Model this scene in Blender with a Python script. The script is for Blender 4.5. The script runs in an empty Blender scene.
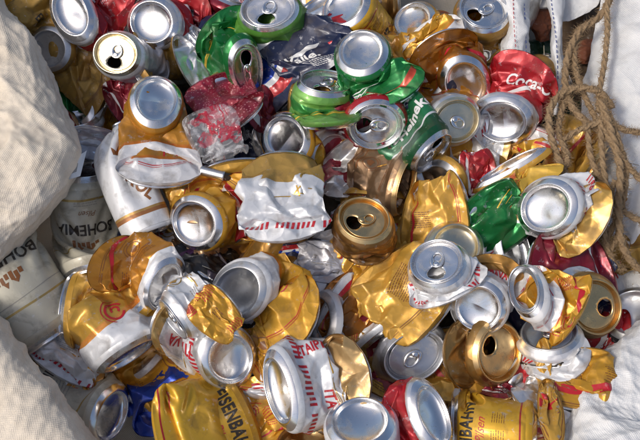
import bpy, bmesh, math, random
import numpy as np
from mathutils import Vector, Matrix

MM = 0.001
W, H = 640.0, 440.0
scene = bpy.context.scene
COL = scene.collection

# ------------------------------------------------------------------ camera
LENS, SENS, DIST, TILT = 50.0, 36.0, 0.90, math.radians(25)
FPX = W * LENS / SENS
cam_n = np.array([0, -math.sin(TILT), math.cos(TILT)])      # from the pile towards the camera
cam_r = np.array([1.0, 0, 0])
cam_u = np.cross(cam_n, cam_r)
cam_p = cam_n * DIST * 1000
cd = bpy.data.cameras.new("camera")
cam = bpy.data.objects.new("camera", cd)
COL.objects.link(cam)
cd.lens, cd.sensor_width, cd.clip_end, cd.clip_start = LENS, SENS, 100, 0.01
m = Matrix((cam_r, cam_u, cam_n)).transposed().to_4x4()
m.translation = Vector(cam_p * MM)
cam.matrix_world = m
scene.camera = cam


def ray(px, py):
    d = (px - W / 2) / FPX * cam_r - (py - H / 2) / FPX * cam_u - cam_n
    return d / np.linalg.norm(d)


def at(px, py, h=0.0):
    """world point (mm) seen at that place of the picture, h mm above the level of the pile"""
    d = ray(px, py)
    return cam_p + d * ((h - cam_p[2]) / d[2])


def view_frame(p):
    n = cam_p - p
    n = n / np.linalg.norm(n)
    r = cam_r - n * np.dot(cam_r, n)
    r /= np.linalg.norm(r)
    return r, np.cross(n, r), n


def direction(p, a, e):
    r, u, n = view_frame(p)
    a, e = math.radians(a), math.radians(e)
    return math.cos(e) * (math.cos(a) * r + math.sin(a) * u) + math.sin(e) * n


# ------------------------------------------------------------------ object helpers
def link(name, data, parent=None, origin=None):
    o = bpy.data.objects.new(name, data)
    COL.objects.link(o)
    if parent is not None:
        o.parent = parent
    elif origin is not None:
        o.location = Vector(origin * MM)
    return o


def mesh_obj(name, V, F, mat, parent=None, origin=(0, 0, 0), uv=None, smooth=True, matidx=None):
    origin = np.asarray(origin, float)
    me = bpy.data.meshes.new(name)
    V = (np.asarray(V, float) - origin) * MM
    me.from_pydata(V.tolist(), [], [list(map(int, f)) for f in F])
    for mm_ in (mat if isinstance(mat, (list, tuple)) else [mat]):
        me.materials.append(mm_)
    if matidx is not None:
        me.polygons.foreach_set('material_index', np.asarray(matidx, dtype=np.int32))
    if smooth:
        me.polygons.foreach_set('use_smooth', [True] * len(me.polygons))
    if uv is not None:
        lay = me.uv_layers.new(name='UVMap')
        li = np.zeros(len(me.loops), dtype=np.int32)
        me.loops.foreach_get('vertex_index', li)
        uvv = np.asarray(uv)[li]
        lay.data.foreach_set('uv', uvv.astype(np.float32).ravel())
    me.update()
    return link(name, me, parent, origin)


def tag(o, label, cat, group=None, kind=None):
    if label: o['label'] = label
    if cat: o['category'] = cat
    if group: o['group'] = group
    if kind: o['kind'] = kind
    return o


def lathe(profile, n=64):
    """profile of (r, z): returns V, F; z is the outward normal"""
    V, F = [], []
    for (r, z) in profile:
        for k in range(n):
            t = 2 * math.pi * k / n
            V.append((r * math.cos(t), r * math.sin(t), z))
    m_ = len(profile)
    for i in range(m_ - 1):
        for k in range(n):
            a, b = i * n + k, i * n + (k + 1) % n
            F.append((a, b, b + n, a + n))
    return V, F


# ------------------------------------------------------------------ can ends
def spline_profile(pts, k=4):
    P = np.array(pts, float)
    out = []
    for i in range(len(P) - 1):
        p0, p1, p2, p3 = P[max(i - 1, 0)], P[i], P[i + 1], P[min(i + 2, len(P) - 1)]
        for j in range(k):
            t = j / k
            out.append(0.5 * ((2 * p1) + (-p0 + p2) * t + (2 * p0 - 5 * p1 + 4 * p2 - p3) * t * t + (-p0 + 3 * p1 - 3 * p2 + p3) * t ** 3))
    out.append(P[-1])
    return [tuple(q) for q in out]


BASE_H, LID_H = 9.5, 13.0
PROF_BASE = spline_profile([(33, 0), (32.4, 2.6), (30.2, 5.6), (27.2, 8.0), (25.2, 9.3), (24.2, 9.5), (23.3, 8.6), (22.8, 6.4), (22.0, 4.6), (19.5, 2.6), (14, 0.6), (7, -0.6), (0.6, -0.9)], 3)
PROF_NECK = spline_profile([(33, 0), (32.2, 3), (29.6, 7), (27.0, 10.2), (26.1, 11.2)], 3)
PROF_RIM = spline_profile([(26.1, 11.0), (27.0, 11.6), (27.3, 12.6), (26.8, 13.2), (25.6, 13.0), (25.0, 11.6), (24.4, 8.2), (23.6, 6.4), (22.6, 6.6), (22.0, 8.6), (21.4, 9.0), (20.4, 9.0)], 3)


def hole_outline(n=36):
    pts = []
    for k in range(n):
        t = 2 * math.pi * k / n
        x, y = 8.8 * math.cos(t), -11.2 + 10.4 * 0.78 * math.sin(t)
        x *= 1.0 + 0.16 * math.sin(t) * -1
        pts.append((x, y))
    return pts


_panel = {}
def panel_mesh(opened):
    """the flat disc of a lid, with its open mouth cut out"""
    if opened in _panel:
        return _panel[opened]
    from mathutils.geometry import delaunay_2d_cdt
    P, E = [], []
    n = 64
    for k in range(n):
        t = 2 * math.pi * k / n
        P.append(Vector((20.4 * math.cos(t), 20.4 * math.sin(t)))); E.append((k, (k + 1) % n))
    hol = []
    if opened:
        hol = hole_outline()
        b = len(P)
        for k, p in enumerate(hol):
            P.append(Vector(p)); E.append((b + k, b + (k + 1) % len(hol)))
    for rr, nn in ((17.5, 44), (14, 36), (10, 26), (6, 14), (2, 6)):
        for k in range(nn):
            t = 2 * math.pi * k / nn
            q = (rr * math.cos(t), rr * math.sin(t))
            if opened and (q[0] / 10) ** 2 + ((q[1] + 11.2) / 9.4) ** 2 < 1: continue
            P.append(Vector(q))
    r = delaunay_2d_cdt(P, E, [], 0, 1e-4)
    vs, fs = r[0], r[2]
    F = []
    for f in fs:
        cx = sum(vs[i].x for i in f) / 3; cy = sum(vs[i].y for i in f) / 3
        if opened:
            t = math.atan2((cy + 11.2) / (9.6 * 0.78), cx / 7.6)
            ins = False; j = len(hol) - 1
            for i in range(len(hol)):
                if (hol[i][1] > cy) != (hol[j][1] > cy) and cx < (hol[j][0] - hol[i][0]) * (cy - hol[i][1]) / (hol[j][1] - hol[i][1]) + hol[i][0]:
                    ins = not ins
                j = i
            if ins: continue
        F.append(tuple(f))
    V = []
    for v in vs:
        r_ = math.hypot(v.x, v.y)
        z = 9.0
        # raised rib around the mouth and the pressed tear-shaped recess
        dr = math.hypot(v.x / 1.25, (v.y + 2) / 1.0)
        z -= 0.7 / (1 + math.exp((dr - 13.5) * 1.6))
        V.append((v.x, v.y, z))
    if opened:   # the lip of the mouth turns down into the can
        hb = len(V)
        idx = {}
        for k, p in enumerate(hol):
            j = min(range(len(vs)), key=lambda q: (vs[q].x - p[0]) ** 2 + (vs[q].y - p[1]) ** 2)
            idx[k] = j
            V.append((p[0] * 0.97, -11.2 + (p[1] + 11.2) * 0.97, 6.8))
        for k in range(len(hol)):
            k2 = (k + 1) % len(hol)
            F.append((idx[k], idx[k2], hb + k2, hb + k))
    _panel[opened] = (V, F)
    return V, F


def tab_mesh(lift=0.0):
    """pull tab: a ring with a finger hole, a rivet and a nose over the mouth"""
    V, F = [], []
    n = 28
    def outer(t):
        x = 7.2 * math.cos(t); y = 3.2 + 9.8 * math.sin(t)
        x *= 1 - 0.12 * math.sin(t)
        return x, y
    def inner(t):
        return 4.4 * math.cos(t), 6.0 + 4.6 * math.sin(t)
    def inner_s(t):
        return 5.6 * math.cos(t), 3.2 + 8.0 * math.sin(t)
    rings = [(outer, 1.0, 9.6), (outer, 1.0, 10.6), (outer, 0.93, 11.1), (inner_s, 1.0, 10.8), (inner, 1.0, 10.5), (inner, 0.98, 9.6)]
    for f, s, z in rings:
        for k in range(n):
            t = 2 * math.pi * k / n
            x, y = f(t)
            V.append((x * s, 1.5 + (y - 1.5) * s, z + max(0, y) * lift))
    for i in range(len(rings) - 1):
        for k in range(n):
            a, b = i * n + k, i * n + (k + 1) % n
            F.append((a, b, b + n, a + n))
    # solid web and rivet
    b0 = len(V)
    for rr, z in ((3.2, 10.9), (3.0, 11.8), (1.8, 12.1), (0.2, 12.0)):
        for k in range(16):
            t = 2 * math.pi * k / 16
            V.append((rr * math.cos(t), -2.0 + rr * math.sin(t), z - 0.3))
    for i in range(3):
        for k in range(16):
            a, b = b0 + i * 16 + k, b0 + i * 16 + (k + 1) % 16
            F.append((a, b, b + 16, a + 16))
    return V, F


# ------------------------------------------------------------------ crushing a can
NU, NV = 64, 34


def relax(P, g, w, i0, i1, stiff):
    d = P[i1] - P[i0]
    return d


def crush(A, B, L, seed=0, press=None, pdir=None, dents=4, sqA=None, sqB=None, steps=40, iters=7, occ=None, S=1.0, facet=0.0, stiff_b=0.28, pushes=(), under=None, amp=1.0):
    """A, B: 4x4-like (origin, ex, ey, ez outward) frames of the two rings. Returns skin grid (NV, NU, 3).
    A thin inextensible shell between two stiff rings, relaxed while the rings move to where they ended up."""
    rng = np.random.RandomState(seed)
    th = np.linspace(0, 2 * np.pi, NU, endpoint=False)
    R = 33.0 * S

    def ring_local(sq):
        x, y, z = R * np.cos(th), R * np.sin(th), np.zeros(NU)
        return squash(np.stack([x, y, z], 1), sq)
    ra, rb = ring_local(sqA), ring_local(sqB)
    oa, xa, ya, za = A
    # straight start
    nz = -za
    s = np.linspace(0, 1, NV)[:, None, None]
    circ = ra[:, 0:1] * xa + ra[:, 1:2] * ya + ra[:, 2:3] * za
    P = oa + circ[None] + nz * L * s
    ob0 = oa + nz * L
    ob, xb, yb, zb = B
    # B ring drawn with theta in the same sense: frame (xb, yb) is the transported frame of A
    tgt = np.stack([xb, yb, -zb])
    # initial B frame equals A frame
    cur0 = np.stack([xa, ya, nz * -1.0])   # rows x,y,z(outward of A)
    tg = np.stack([xb, yb, -zb])           # -zb corresponds to A's z direction
    Rm = tg.T @ cur0                       # rotation taking cur0 -> tg
    ang = math.acos(max(-1, min(1, (np.trace(Rm) - 1) / 2)))
    if ang > 1e-5:
        ax = np.array([Rm[2, 1] - Rm[1, 2], Rm[0, 2] - Rm[2, 0], Rm[1, 0] - Rm[0, 1]])
        if np.linalg.norm(ax) < 1e-6:
            ax = xa
        ax = ax / np.linalg.norm(ax)
    else:
        ax = za

    def rodr(t):
        K = np.array([[0, -ax[2], ax[1]], [ax[2], 0, -ax[0]], [-ax[1], ax[0], 0]])
        return np.eye(3) + math.sin(t) * K + (1 - math.cos(t)) * K @ K
    # seed dents: inward, low frequency
    outward = circ / np.maximum(np.linalg.norm(circ, axis=1, keepdims=True), 1e-6)
    D = np.zeros((NV, NU))
    vv = np.linspace(0, 1, NV)[:, None]
    uu = (th / (2 * np.pi))[None]
    for k in range(dents):
        u0, v0 = rng.rand(), rng.uniform(0.12, 0.88)
        du = (uu - u0 + 0.5) % 1 - 0.5
        ru, rv = rng.uniform(0.05, 0.13), rng.uniform(0.08, 0.3)
        an = rng.uniform(-1, 1)
        q = ((du + an * (vv - v0) * 0.3) / ru) ** 2 + ((vv - v0) / rv) ** 2
        D += rng.uniform(2, 7) * amp * np.exp(-q)
    D += amp * 0.5 * rng.randn(NV, NU)
    D[0] = D[-1] = 0
    P = P - outward[None] * np.minimum(D, 22)[..., None]
    hx, hy = 2 * R * math.sin(math.pi / NU), L / (NV - 1)
    hd = math.hypot(hx, hy)
    dth = 2 * np.pi / NU
    h2 = 2 * R * math.sin(dth)
    h4 = 2 * R * math.sin(2 * dth)
    wgt = np.ones((NV, NU, 1)); wgt[0] = 0; wgt[-1] = 0
    ev = np.arange(0, NU, 2)

    jj, ii = np.arange(NV), np.arange(NU)
    gu = {o: [ii[(ii // o) % 2 == q] for q in (0, 1)] for o in (1, 2, 4)}
    gv = {o: [jj[((jj // o) % 2 == q) & (jj + o < NV)] for q in (0, 1)] for o in (1, 2, 4)}

    def solve_u(P, rest, k, off, one=False):       # pairs around the can
        for i0 in gu[off]:
            i1 = (i0 + off) % NU
            a, b = P[1:-1, i0], P[1:-1, i1]
            d = b - a
            l = np.sqrt(np.einsum('ijk,ijk->ij', d, d))[..., None] + 1e-9
            q = (l - rest) / l
            if one: q = np.minimum(q, 0)
            c = d * (0.5 * k * q)
            P[1:-1, i0] = a + c
            P[1:-1, i1] = b - c

    def solve_v(P, rest, k, off, sh=0, one=False):  # pairs along the can
        for j0 in gv[off]:
            j1 = j0 + off
            a = P[j0]; b = P[j1]
            if sh: b = np.roll(b, -sh, axis=1)
            wa, wb = wgt[j0], wgt[j1]
            d = b - a
            l = np.sqrt(np.einsum('ijk,ijk->ij', d, d))[..., None] + 1e-9
            q = (l - rest) / l
            if one: q = np.minimum(q, 0)
            c = d * (k * q) / np.maximum(wa + wb, 1e-9)
            a2, b2 = a + c * wa, b - c * wb
            if sh: b2 = np.roll(b2, sh, axis=1)
            P[j0] = a2; P[j1] = b2
    if press is not None:
        if pdir is None:
            mid = (oa + ob) / 2
            pdir = view_frame(mid)[2]
        pdir = pdir - 0
    for it in range(steps + 14):
        t = min(1.0, (it + 1) / steps)
        ts = t * t * (3 - 2 * t)
        Rt = rodr(ang * ts)
        xt, yt, zt = Rt @ xa, Rt @ ya, Rt @ za
        rr = ra * (1 - ts) + rb * ts
        o_t = ob0 * (1 - ts) + ob * ts
        P[-1] = o_t + rr[:, 0:1] * xt + rr[:, 1:2] * yt - rr[:, 2:3] * zt * 1.0
        if it == 0:
            pass
        for q in range(iters):
            solve_u(P, hx, 1.0, 1)
            solve_v(P, hy, 1.0, 1)
            solve_v(P, hd, 0.55, 1, 1)
            solve_v(P, hd, 0.55, 1, -1)
            solve_u(P, h2, stiff_b, 2)
            solve_v(P, 2 * hy, stiff_b, 2)
            if q % 2:
                solve_u(P, h4, 0.22, 4, True)
                solve_v(P, 4 * hy, 0.22, 4, 0, True)
            if press is not None:
                lo = press * S + (36 - press) * S * (1 - ts)
                wv = np.clip(np.minimum(np.arange(NV), NV - 1 - np.arange(NV)) / 4.0, 0, 1)[:, None]
                lim = lo + (34 * S - lo) * (1 - wv)
                cen = oa + (o_t - oa) * np.linspace(0, 1, NV)[:, None]
                dd = ((P - cen[:, None]) * pdir).sum(-1)
                over = np.clip(np.abs(dd) - lim, 0, None) * np.sign(dd)
                over[0] = over[-1] = 0
                P -= (over * 0.6)[..., None] * pdir
            if q == iters - 1 or q == iters // 2:
                # the sheet cannot pass through the stiff ends
                for (o_, n_) in ((oa, za), (o_t, -zt)):
                    d = P - o_
                    sd = d @ n_
                    rad = np.sqrt(np.maximum((d * d).sum(-1) - sd * sd, 0))
                    mv = np.where((rad < 31 * S) & (sd > -1.5) & (sd < 16), sd + 1.5, 0)
                    mv[:2] = 0; mv[-2:] = 0
                    P -= mv[..., None] * n_
                if occ is not None and ts > 0.3:
                    occlude(P, occ, 0.7)
            for (c, rad) in pushes:
                rad_t = rad * ts
                d = P - c
                l = np.sqrt((d * d).sum(-1, keepdims=True)) + 1e-9
                mv = d / l * np.clip(rad_t - l, 0, None) * 0.7
                mv[0] = 0; mv[-1] = 0
                P += mv
        if facet and it == steps + 13:
            P = P + (facets(P, seed, rng, jit=2.6 * S * facet) - P) * min(1.0, facet * 1.1)
    return P


def facets(P, seed, rng, n=105, jit=0.0):
    """flat facets between sharp creases, as crushed sheet has: the sheet re-spanned between some of its points"""
    from mathutils.geometry import delaunay_2d_cdt
    pts = []
    for r in (0, NV - 1):
        pts += [(r, u) for u in range(0, NU, 4)]
    tries = 0
    while len(pts) < 2 * (NU // 4) + n and tries < 4000:
        tries += 1
        c = (rng.uniform(2, NV - 3), rng.uniform(0, NU))
        ok = True
        for q in pts:
            du = abs(q[1] - c[1]); du = min(du, NU - du)
            if (q[0] - c[0]) ** 2 + du * du < 11: ok = False; break
        if ok: pts.append((int(c[0]), int(c[1]) % NU))
    pts = list(dict.fromkeys(pts))
    ext = []
    for (r, u) in pts:
        for sh in (-NU, 0, NU):
            if -12 <= u + sh <= NU + 12: ext.append((r, u + sh))
    res = delaunay_2d_cdt([Vector((u * 1.0, r * 1.0)) for r, u in ext], [], [], 0, 1e-5)
    vs, fs = res[0], res[2]
    out = P.copy()
    nrm = np.cross(np.roll(P, -1, 1) - np.roll(P, 1, 1), np.gradient(P, axis=0))
    nrm /= np.maximum(np.linalg.norm(nrm, axis=2, keepdims=True), 1e-9)
    J = rng.randn(NV, NU) * jit
    J[:2] = 0; J[-2:] = 0
    P = P + nrm * J[..., None]
    for f in fs:
        a, b, c = [(vs[i].x, vs[i].y) for i in f]
        det = (b[0] - a[0]) * (c[1] - a[1]) - (c[0] - a[0]) * (b[1] - a[1])
        if abs(det) < 1e-6: continue
        x0, x1 = int(math.floor(min(a[0], b[0], c[0]))), int(math.ceil(max(a[0], b[0], c[0])))
        y0, y1 = int(math.floor(min(a[1], b[1], c[1]))), int(math.ceil(max(a[1], b[1], c[1])))
        if x1 < 0 or x0 >= NU: continue
        X, Y = np.meshgrid(np.arange(max(x0, 0), min(x1, NU - 1) + 1), np.arange(max(y0, 0), min(y1, NV - 1) + 1))
        w1 = ((X - a[0]) * (c[1] - a[1]) - (Y - a[1]) * (c[0] - a[0])) / det
        w2 = ((b[0] - a[0]) * (Y - a[1]) - (b[1] - a[1]) * (X - a[0])) / det
        w0 = 1 - w1 - w2
        ins = (w0 > -1e-6) & (w1 > -1e-6) & (w2 > -1e-6)
        if not ins.any(): continue
        pa, pb, pc = [P[min(NV - 1, int(round(q[1]))), int(round(q[0])) % NU] for q in (a, b, c)]
        out[Y[ins], X[ins]] = w0[ins][:, None] * pa + w1[ins][:, None] * pb + w2[ins][:, None] * pc
    return out


OX, OY, OW, OH = -80, -80, 800, 600
OCC = np.full((OH, OW), -1e9)       # nearness (towards the camera) of what already lies on top, per direction


def project(P):
    d = P - cam_p
    z = -(d @ cam_n)
    return W / 2 + FPX * (d @ cam_r) / z, H / 2 - FPX * (d @ cam_u) / z, z


def occlude(P, occ, k):
    """lay the sheet below the cans already lying above it"""
    x, y, z = project(P)
    i = np.clip((y - OY).astype(int), 0, OH - 1); j = np.clip((x - OX).astype(int), 0, OW - 1)
    near = occ[i, j]                       # = -depth of the upper surface
    over = (-z + 2.5) - near               # > 0: the sheet is nearer than the can above
    over = np.where(near > -1e8, np.clip(over, 0, 9), 0)
    over[:1] = 0; over[-1:] = 0
    d = P - cam_p; d /= np.linalg.norm(d, axis=-1, keepdims=True)
    P += d * (k * over)[..., None]


def sink(o, fr, S, sq, outer, cap=48.0):
    """how far a stiff end has to lie further down so as not to come through the cans above it"""
    x, y, z = fr
    th = np.linspace(0, 2 * np.pi, 24, endpoint=False)
    total = 0.0
    for it in range(4):
        pts = []
        for r, zz in ((33, 0), (27, outer), (14, outer * .6)):
            L_ = squash(np.stack([r * np.cos(th), r * np.sin(th), 0 * th + zz], 1), sq) * S
            pts.append(o + L_[:, 0:1] * x + L_[:, 1:2] * y + L_[:, 2:3] * z)
        P = np.concatenate(pts)
        px, py, d = project(P)
        i = np.clip((py - OY).astype(int), 0, OH - 1); j = np.clip((px - OX).astype(int), 0, OW - 1)
        near = OCC[i, j]
        over = np.where(near > -1e8, (-d + 2.0) - near, 0)
        m_ = float(np.clip(over, 0, None).max())
        m_ = min(m_, cap - total)
        if m_ < 0.5: break
        v = o - cam_p; v /= np.linalg.norm(v)
        o = o + v * m_
        total += m_
    return o


def splat(V):
    x, y, z = project(np.asarray(V).reshape(-1, 3))
    for dx in (-1, 0, 1):
        for dy in (-1, 0, 1):
            i = np.clip((y - OY).astype(int) + dy, 0, OH - 1); j = np.clip((x - OX).astype(int) + dx, 0, OW - 1)
            np.maximum.at(OCC, (i, j), -z)


def squash(X, sq):
    """sq = (narrowing 0..1, axis angle deg, fold, tear)"""
    if not sq: return X
    s, phi = sq[0], math.radians(sq[1])
    fold = sq[2] if len(sq) > 2 else 0
    tear = sq[3] if len(sq) > 3 else 0
    c, n = math.cos(phi), math.sin(phi)
    x = X[:, 0] * c + X[:, 1] * n
    y = -X[:, 0] * n + X[:, 1] * c
    z = X[:, 2].copy()
    s2 = math.sqrt(max(0.1, 2 - s * s))
    sc = sq[4] if len(sq) > 4 else 1.0
    x = x * s * (1 - tear * y / 33.0) * sc
    y = y * s2 * sc
    z = z - fold * np.abs(y) + fold * 16
    return np.stack([x * c - y * n, x * n + y * c, z], 1)


def upsample(P, k, sharp=0.6):
    """Catmull-Rom in both directions, closed around u; returns ((NV-1)*k+1, NU*k, 3)"""
    def cr(Pm, P0, P1, P2, t):
        return 0.5 * ((2 * P0) + (-Pm + P1) * t + (2 * Pm - 5 * P0 + 4 * P1 - P2) * t * t + (-Pm + 3 * P0 - 3 * P1 + P2) * t ** 3)
    n = P.shape[1]
    out = np.zeros((P.shape[0], n * k, 3))
    Pm, P1, P2 = np.roll(P, 1, 1), np.roll(P, -1, 1), np.roll(P, -2, 1)
    for j in range(k):
        out[:, j::k] = cr(Pm, P, P1, P2, j / k)
    Q = out
    if sharp:
        Ql = np.zeros_like(out); 
        for j in range(k): Ql[:, j::k] = P * (1 - j / k) + P1 * (j / k)
        Q = out * (1 - sharp) + Ql * sharp
    m_ = Q.shape[0]
    E = np.concatenate([2 * Q[:1] - Q[1:2], Q, 2 * Q[-1:] - Q[-2:-1]], 0)
    res = np.zeros(((m_ - 1) * k + 1, Q.shape[1], 3))
    for j in range(k):
        res[j::k][:m_ - 1] = cr(E[0:m_ - 1], E[1:m_], E[2:m_ + 1], np.concatenate([E[3:m_ + 2]], 0)[:m_ - 1], j / k)
    res[-1] = Q[-1]
    return res


def frame_from_normal(p, n, roll=0.0):
    r, u, v = view_frame(p)
    d0 = v - n * np.dot(v, n)
    # near face-on ends: blend to a steady direction
    if np.linalg.norm(d0) < 0.15:
        d0 = u - n * np.dot(u, n)
    d0 /= np.linalg.norm(d0)
    e1 = np.cross(n, d0)
    c, s = math.cos(math.radians(roll)), math.sin(math.radians(roll))
    x = d0 * c + e1 * s
    return (x, np.cross(n, x), n)


def transport(fr, nb):
    """carry frame fr (x,y,z) so that z -> nb with the least turn"""
    x, y, z = fr
    ax = np.cross(z, nb)
    s = np.linalg.norm(ax); c = float(np.dot(z, nb))
    if s < 1e-6:
        return x, y, z
    ax /= s
    a = math.atan2(s, c)
    def rot(v): return v * math.cos(a) + np.cross(ax, v) * math.sin(a) + ax * np.dot(ax, v) * (1 - math.cos(a))
    return rot(x), rot(y), nb


# ------------------------------------------------------------------ decals (lettering and marks on a skin)
_txt = {}
def text_shape(body, size, bold=0.0, xs=1.0, shear=0.0, spacing=1.0):
    key = (body, size, bold, xs, shear, spacing)
    if key in _txt: return _txt[key]
    cu = bpy.data.curves.new('lettering', 'FONT')
    cu.body = body; cu.size = size; cu.align_x = 'CENTER'; cu.align_y = 'CENTER'
    cu.offset = bold; cu.shear = shear; cu.space_character = spacing
    cu.resolution_u = 3
    o = bpy.data.objects.new('lettering', cu)
    COL.objects.link(o)
    dg = bpy.context.evaluated_depsgraph_get()
    me = bpy.data.meshes.new_from_object(o.evaluated_get(dg))
    V = [(v.co.x * xs, v.co.y) for v in me.vertices]
    F = [tuple(p.vertices) for p in me.polygons]
    bpy.data.objects.remove(o); bpy.data.curves.remove(cu); bpy.data.meshes.remove(me)
    _txt[key] = (V, F)
    return V, F


def poly_shape(pts):
    return list(pts), [tuple(range(len(pts)))]


def ring_shape(r0, r1, n=28, t0=0, t1=360, wob=0.0):
    V, F = [], []
    for k in range(n + 1):
        t = math.radians(t0 + (t1 - t0) * k / n)
        w = 1 + wob * math.sin(3 * t)
        V.append((r0 * w * math.cos(t), r0 * w * math.sin(t))); V.append((r1 * w * math.cos(t), r1 * w * math.sin(t)))
    for k in range(n):
        F.append((2 * k, 2 * k + 1, 2 * k + 3, 2 * k + 2))
    return V, F


def rect_shape(w, h):
    return poly_shape([(-w / 2, -h / 2), (w / 2, -h / 2), (w / 2, h / 2), (-w / 2, h / 2)])


def lines_shape(w, rows, pitch, thick, seed=0, ragged=0.25):
    """rows of unreadably small print as broken thin bars"""
    rng = random.Random(seed)
    V, F = [], []
    for r in range(rows):
        y = (rows / 2 - r) * pitch
        x = -w / 2
        xe = w / 2 - rng.random() * ragged * w
        while x < xe:
            l = rng.uniform(1.2, 4.0)
            b = len(V)
            x1 = min(x + l, xe)
            V += [(x, y), (x1, y), (x1, y + thick), (x, y + thick)]
            F.append((b, b + 1, b + 2, b + 3))
            x = x1 + 0.7
    return V, F


def barcode_shape(w, h, seed=0):
    rng = random.Random(seed)
    V, F = [], []
    x = -w / 2
    while x < w / 2:
        t = rng.choice([0.35, 0.35, 0.7, 1.0])
        b = len(V)
        V += [(x, -h / 2), (x + t, -h / 2), (x + t, h / 2), (x, h / 2)]
        F.append((b, b + 1, b + 2, b + 3))
        x += t + rng.choice([0.4, 0.5, 0.8])
    return V, F


def merge_shapes(lst):
    """lst of (shape, dx, dy, rotdeg)"""
    V, F = [], []
    for sh, dx, dy, r in lst:
        c, s = math.cos(math.radians(r)), math.sin(math.radians(r))
        b = len(V)
        V += [(x * c - y * s + dx, x * s + y * c + dy) for x, y in sh[0]]
        F += [tuple(i + b for i in f) for f in sh[1]]
    return V, F


def fine(shape, maxlen=2.2):
    V, F = shape
    bm = bmesh.new()
    vs = [bm.verts.new((x, y, 0)) for x, y in V]
    for f in F:
        try: bm.faces.new([vs[i] for i in f])
        except ValueError: pass
    bmesh.ops.triangulate(bm, faces=bm.faces[:])
    for it in range(5):
        es = [e for e in bm.edges if e.calc_length() > maxlen]
        if not es: break
        bmesh.ops.subdivide_edges(bm, edges=es, cuts=1)
        bmesh.ops.triangulate(bm, faces=[f for f in bm.faces if len(f.verts) > 3])
    bm.verts.ensure_lookup_table(); bm.verts.index_update()
    out = ([(v.co.x, v.co.y) for v in bm.verts], [tuple(v.index for v in f.verts) for f in bm.faces])
    bm.free()
    return out


class Skin:
    """final fine grid of one can's wall with bilinear lookup"""
    def __init__(s, Q, L, A_is_base, S=1.0):
        s.Q, s.L, s.ab, s.S = Q, L, A_is_base, S
        du = np.roll(Q, -1, 1) - np.roll(Q, 1, 1)
        dv = np.gradient(Q, axis=0)
        n = np.cross(du, dv)
        s.N = n / np.maximum(np.linalg.norm(n, axis=2, keepdims=True), 1e-9)
        # outward sign: first ring points away from its centre
        c0 = Q[0].mean(0)
        if ((Q[0] - c0) * s.N[0]).sum() < 0:
            s.N = -s.N

    def map(s, pts, u0, v0, rot, off):
        """u0 deg around from the side that faces the camera, v0 = 0..1 from the base to the lid"""
        P = np.asarray(pts, float)
        c, n = math.cos(math.radians(rot)), math.sin(math.radians(rot))
        x = P[:, 0] * c - P[:, 1] * n
        y = P[:, 0] * n + P[:, 1] * c
        ud = u0 + np.degrees(x / (33.0 * s.S))
        v = v0 + y / s.L
        th = (-ud if s.ab else ud) % 360.0
        row = v if s.ab else 1 - v
        m_, n_ = s.Q.shape[:2]
        fr = np.clip(row, 0.0, 1.0) * (m_ - 1)
        fu = th / 360.0 * n_
        i = np.clip(np.floor(fr).astype(int), 0, m_ - 2); a = (fr - i)[:, None]
        j = np.floor(fu).astype(int) % n_; b = (fu - np.floor(fu))[:, None]
        j2 = (j + 1) % n_
        def g(X): return (X[i, j] * (1 - a) * (1 - b) + X[i + 1, j] * a * (1 - b) + X[i, j2] * (1 - a) * b + X[i + 1, j2] * a * b)
        return g(s.Q) + g(s.N) * off
# ------------------------------------------------------------------ materials
def new_mat(name):
    m_ = bpy.data.materials.new(name)
    m_.use_nodes = True
    nt = m_.node_tree
    b = nt.nodes['Principled BSDF']
    return m_, nt, b


def N(nt, typ, **kw):
    n = nt.nodes.new(typ)
    for k, v in kw.items():
        if k in ('operation', 'blend_type', 'data_type', 'noise_dimensions', 'feature', 'distance', 'wave_type', 'bands_direction', 'interpolation'):
            setattr(n, k, v)
        else:
            n.inputs[k].default_value = v
    return n


def math_(nt, op, a, b=None, c=None, clamp=False):
    n = nt.nodes.new('ShaderNodeMath'); n.operation = op; n.use_clamp = clamp
    for i, v in enumerate((a, b, c)):
        if v is None: continue
        if isinstance(v, (int, float)): n.inputs[i].default_value = v
        else: nt.links.new(v, n.inputs[i])
    return n.outputs[0]


def mixc(nt, fac, a, b, blend='MIX'):
    n = nt.nodes.new('ShaderNodeMix'); n.data_type = 'RGBA'; n.blend_type = blend
    for sock, v in ((n.inputs[0], fac), (n.inputs[6], a), (n.inputs[7], b)):
        if isinstance(v, (int, float)): sock.default_value = v
        elif isinstance(v, tuple): sock.default_value = (*v[:3], 1)
        else: nt.links.new(v, sock)
    return n.outputs[2]


def ramp(nt, src, stops, interp='CONSTANT'):
    n = nt.nodes.new('ShaderNodeValToRGB')
    cr = n.color_ramp; cr.interpolation = interp
    while len(cr.elements) > 1: cr.elements.remove(cr.elements[0])
    first = True
    for p, c in stops:
        c = c if len(c) == 4 else (*c, 1)
        if first:
            cr.elements[0].position = p; cr.elements[0].color = c; first = False
        else:
            e = cr.elements.new(p); e.color = c
    nt.links.new(src, n.inputs[0])
    return n


def obj_coords(nt, amount=3.7):
    """object coordinates shifted by a random amount per object, so that no two cans wear alike"""
    tc = nt.nodes.new('ShaderNodeTexCoord')
    oi = nt.nodes.new('ShaderNodeObjectInfo')
    add = nt.nodes.new('ShaderNodeVectorMath'); add.operation = 'ADD'
    nt.links.new(tc.outputs['Object'], add.inputs[0])
    m2 = math_(nt, 'MULTIPLY', oi.outputs['Random'], amount)
    cmb = nt.nodes.new('ShaderNodeCombineXYZ')
    for i in range(3): nt.links.new(m2, cmb.inputs[i])
    nt.links.new(cmb.outputs[0], add.inputs[1])
    return add.outputs[0], oi


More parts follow.
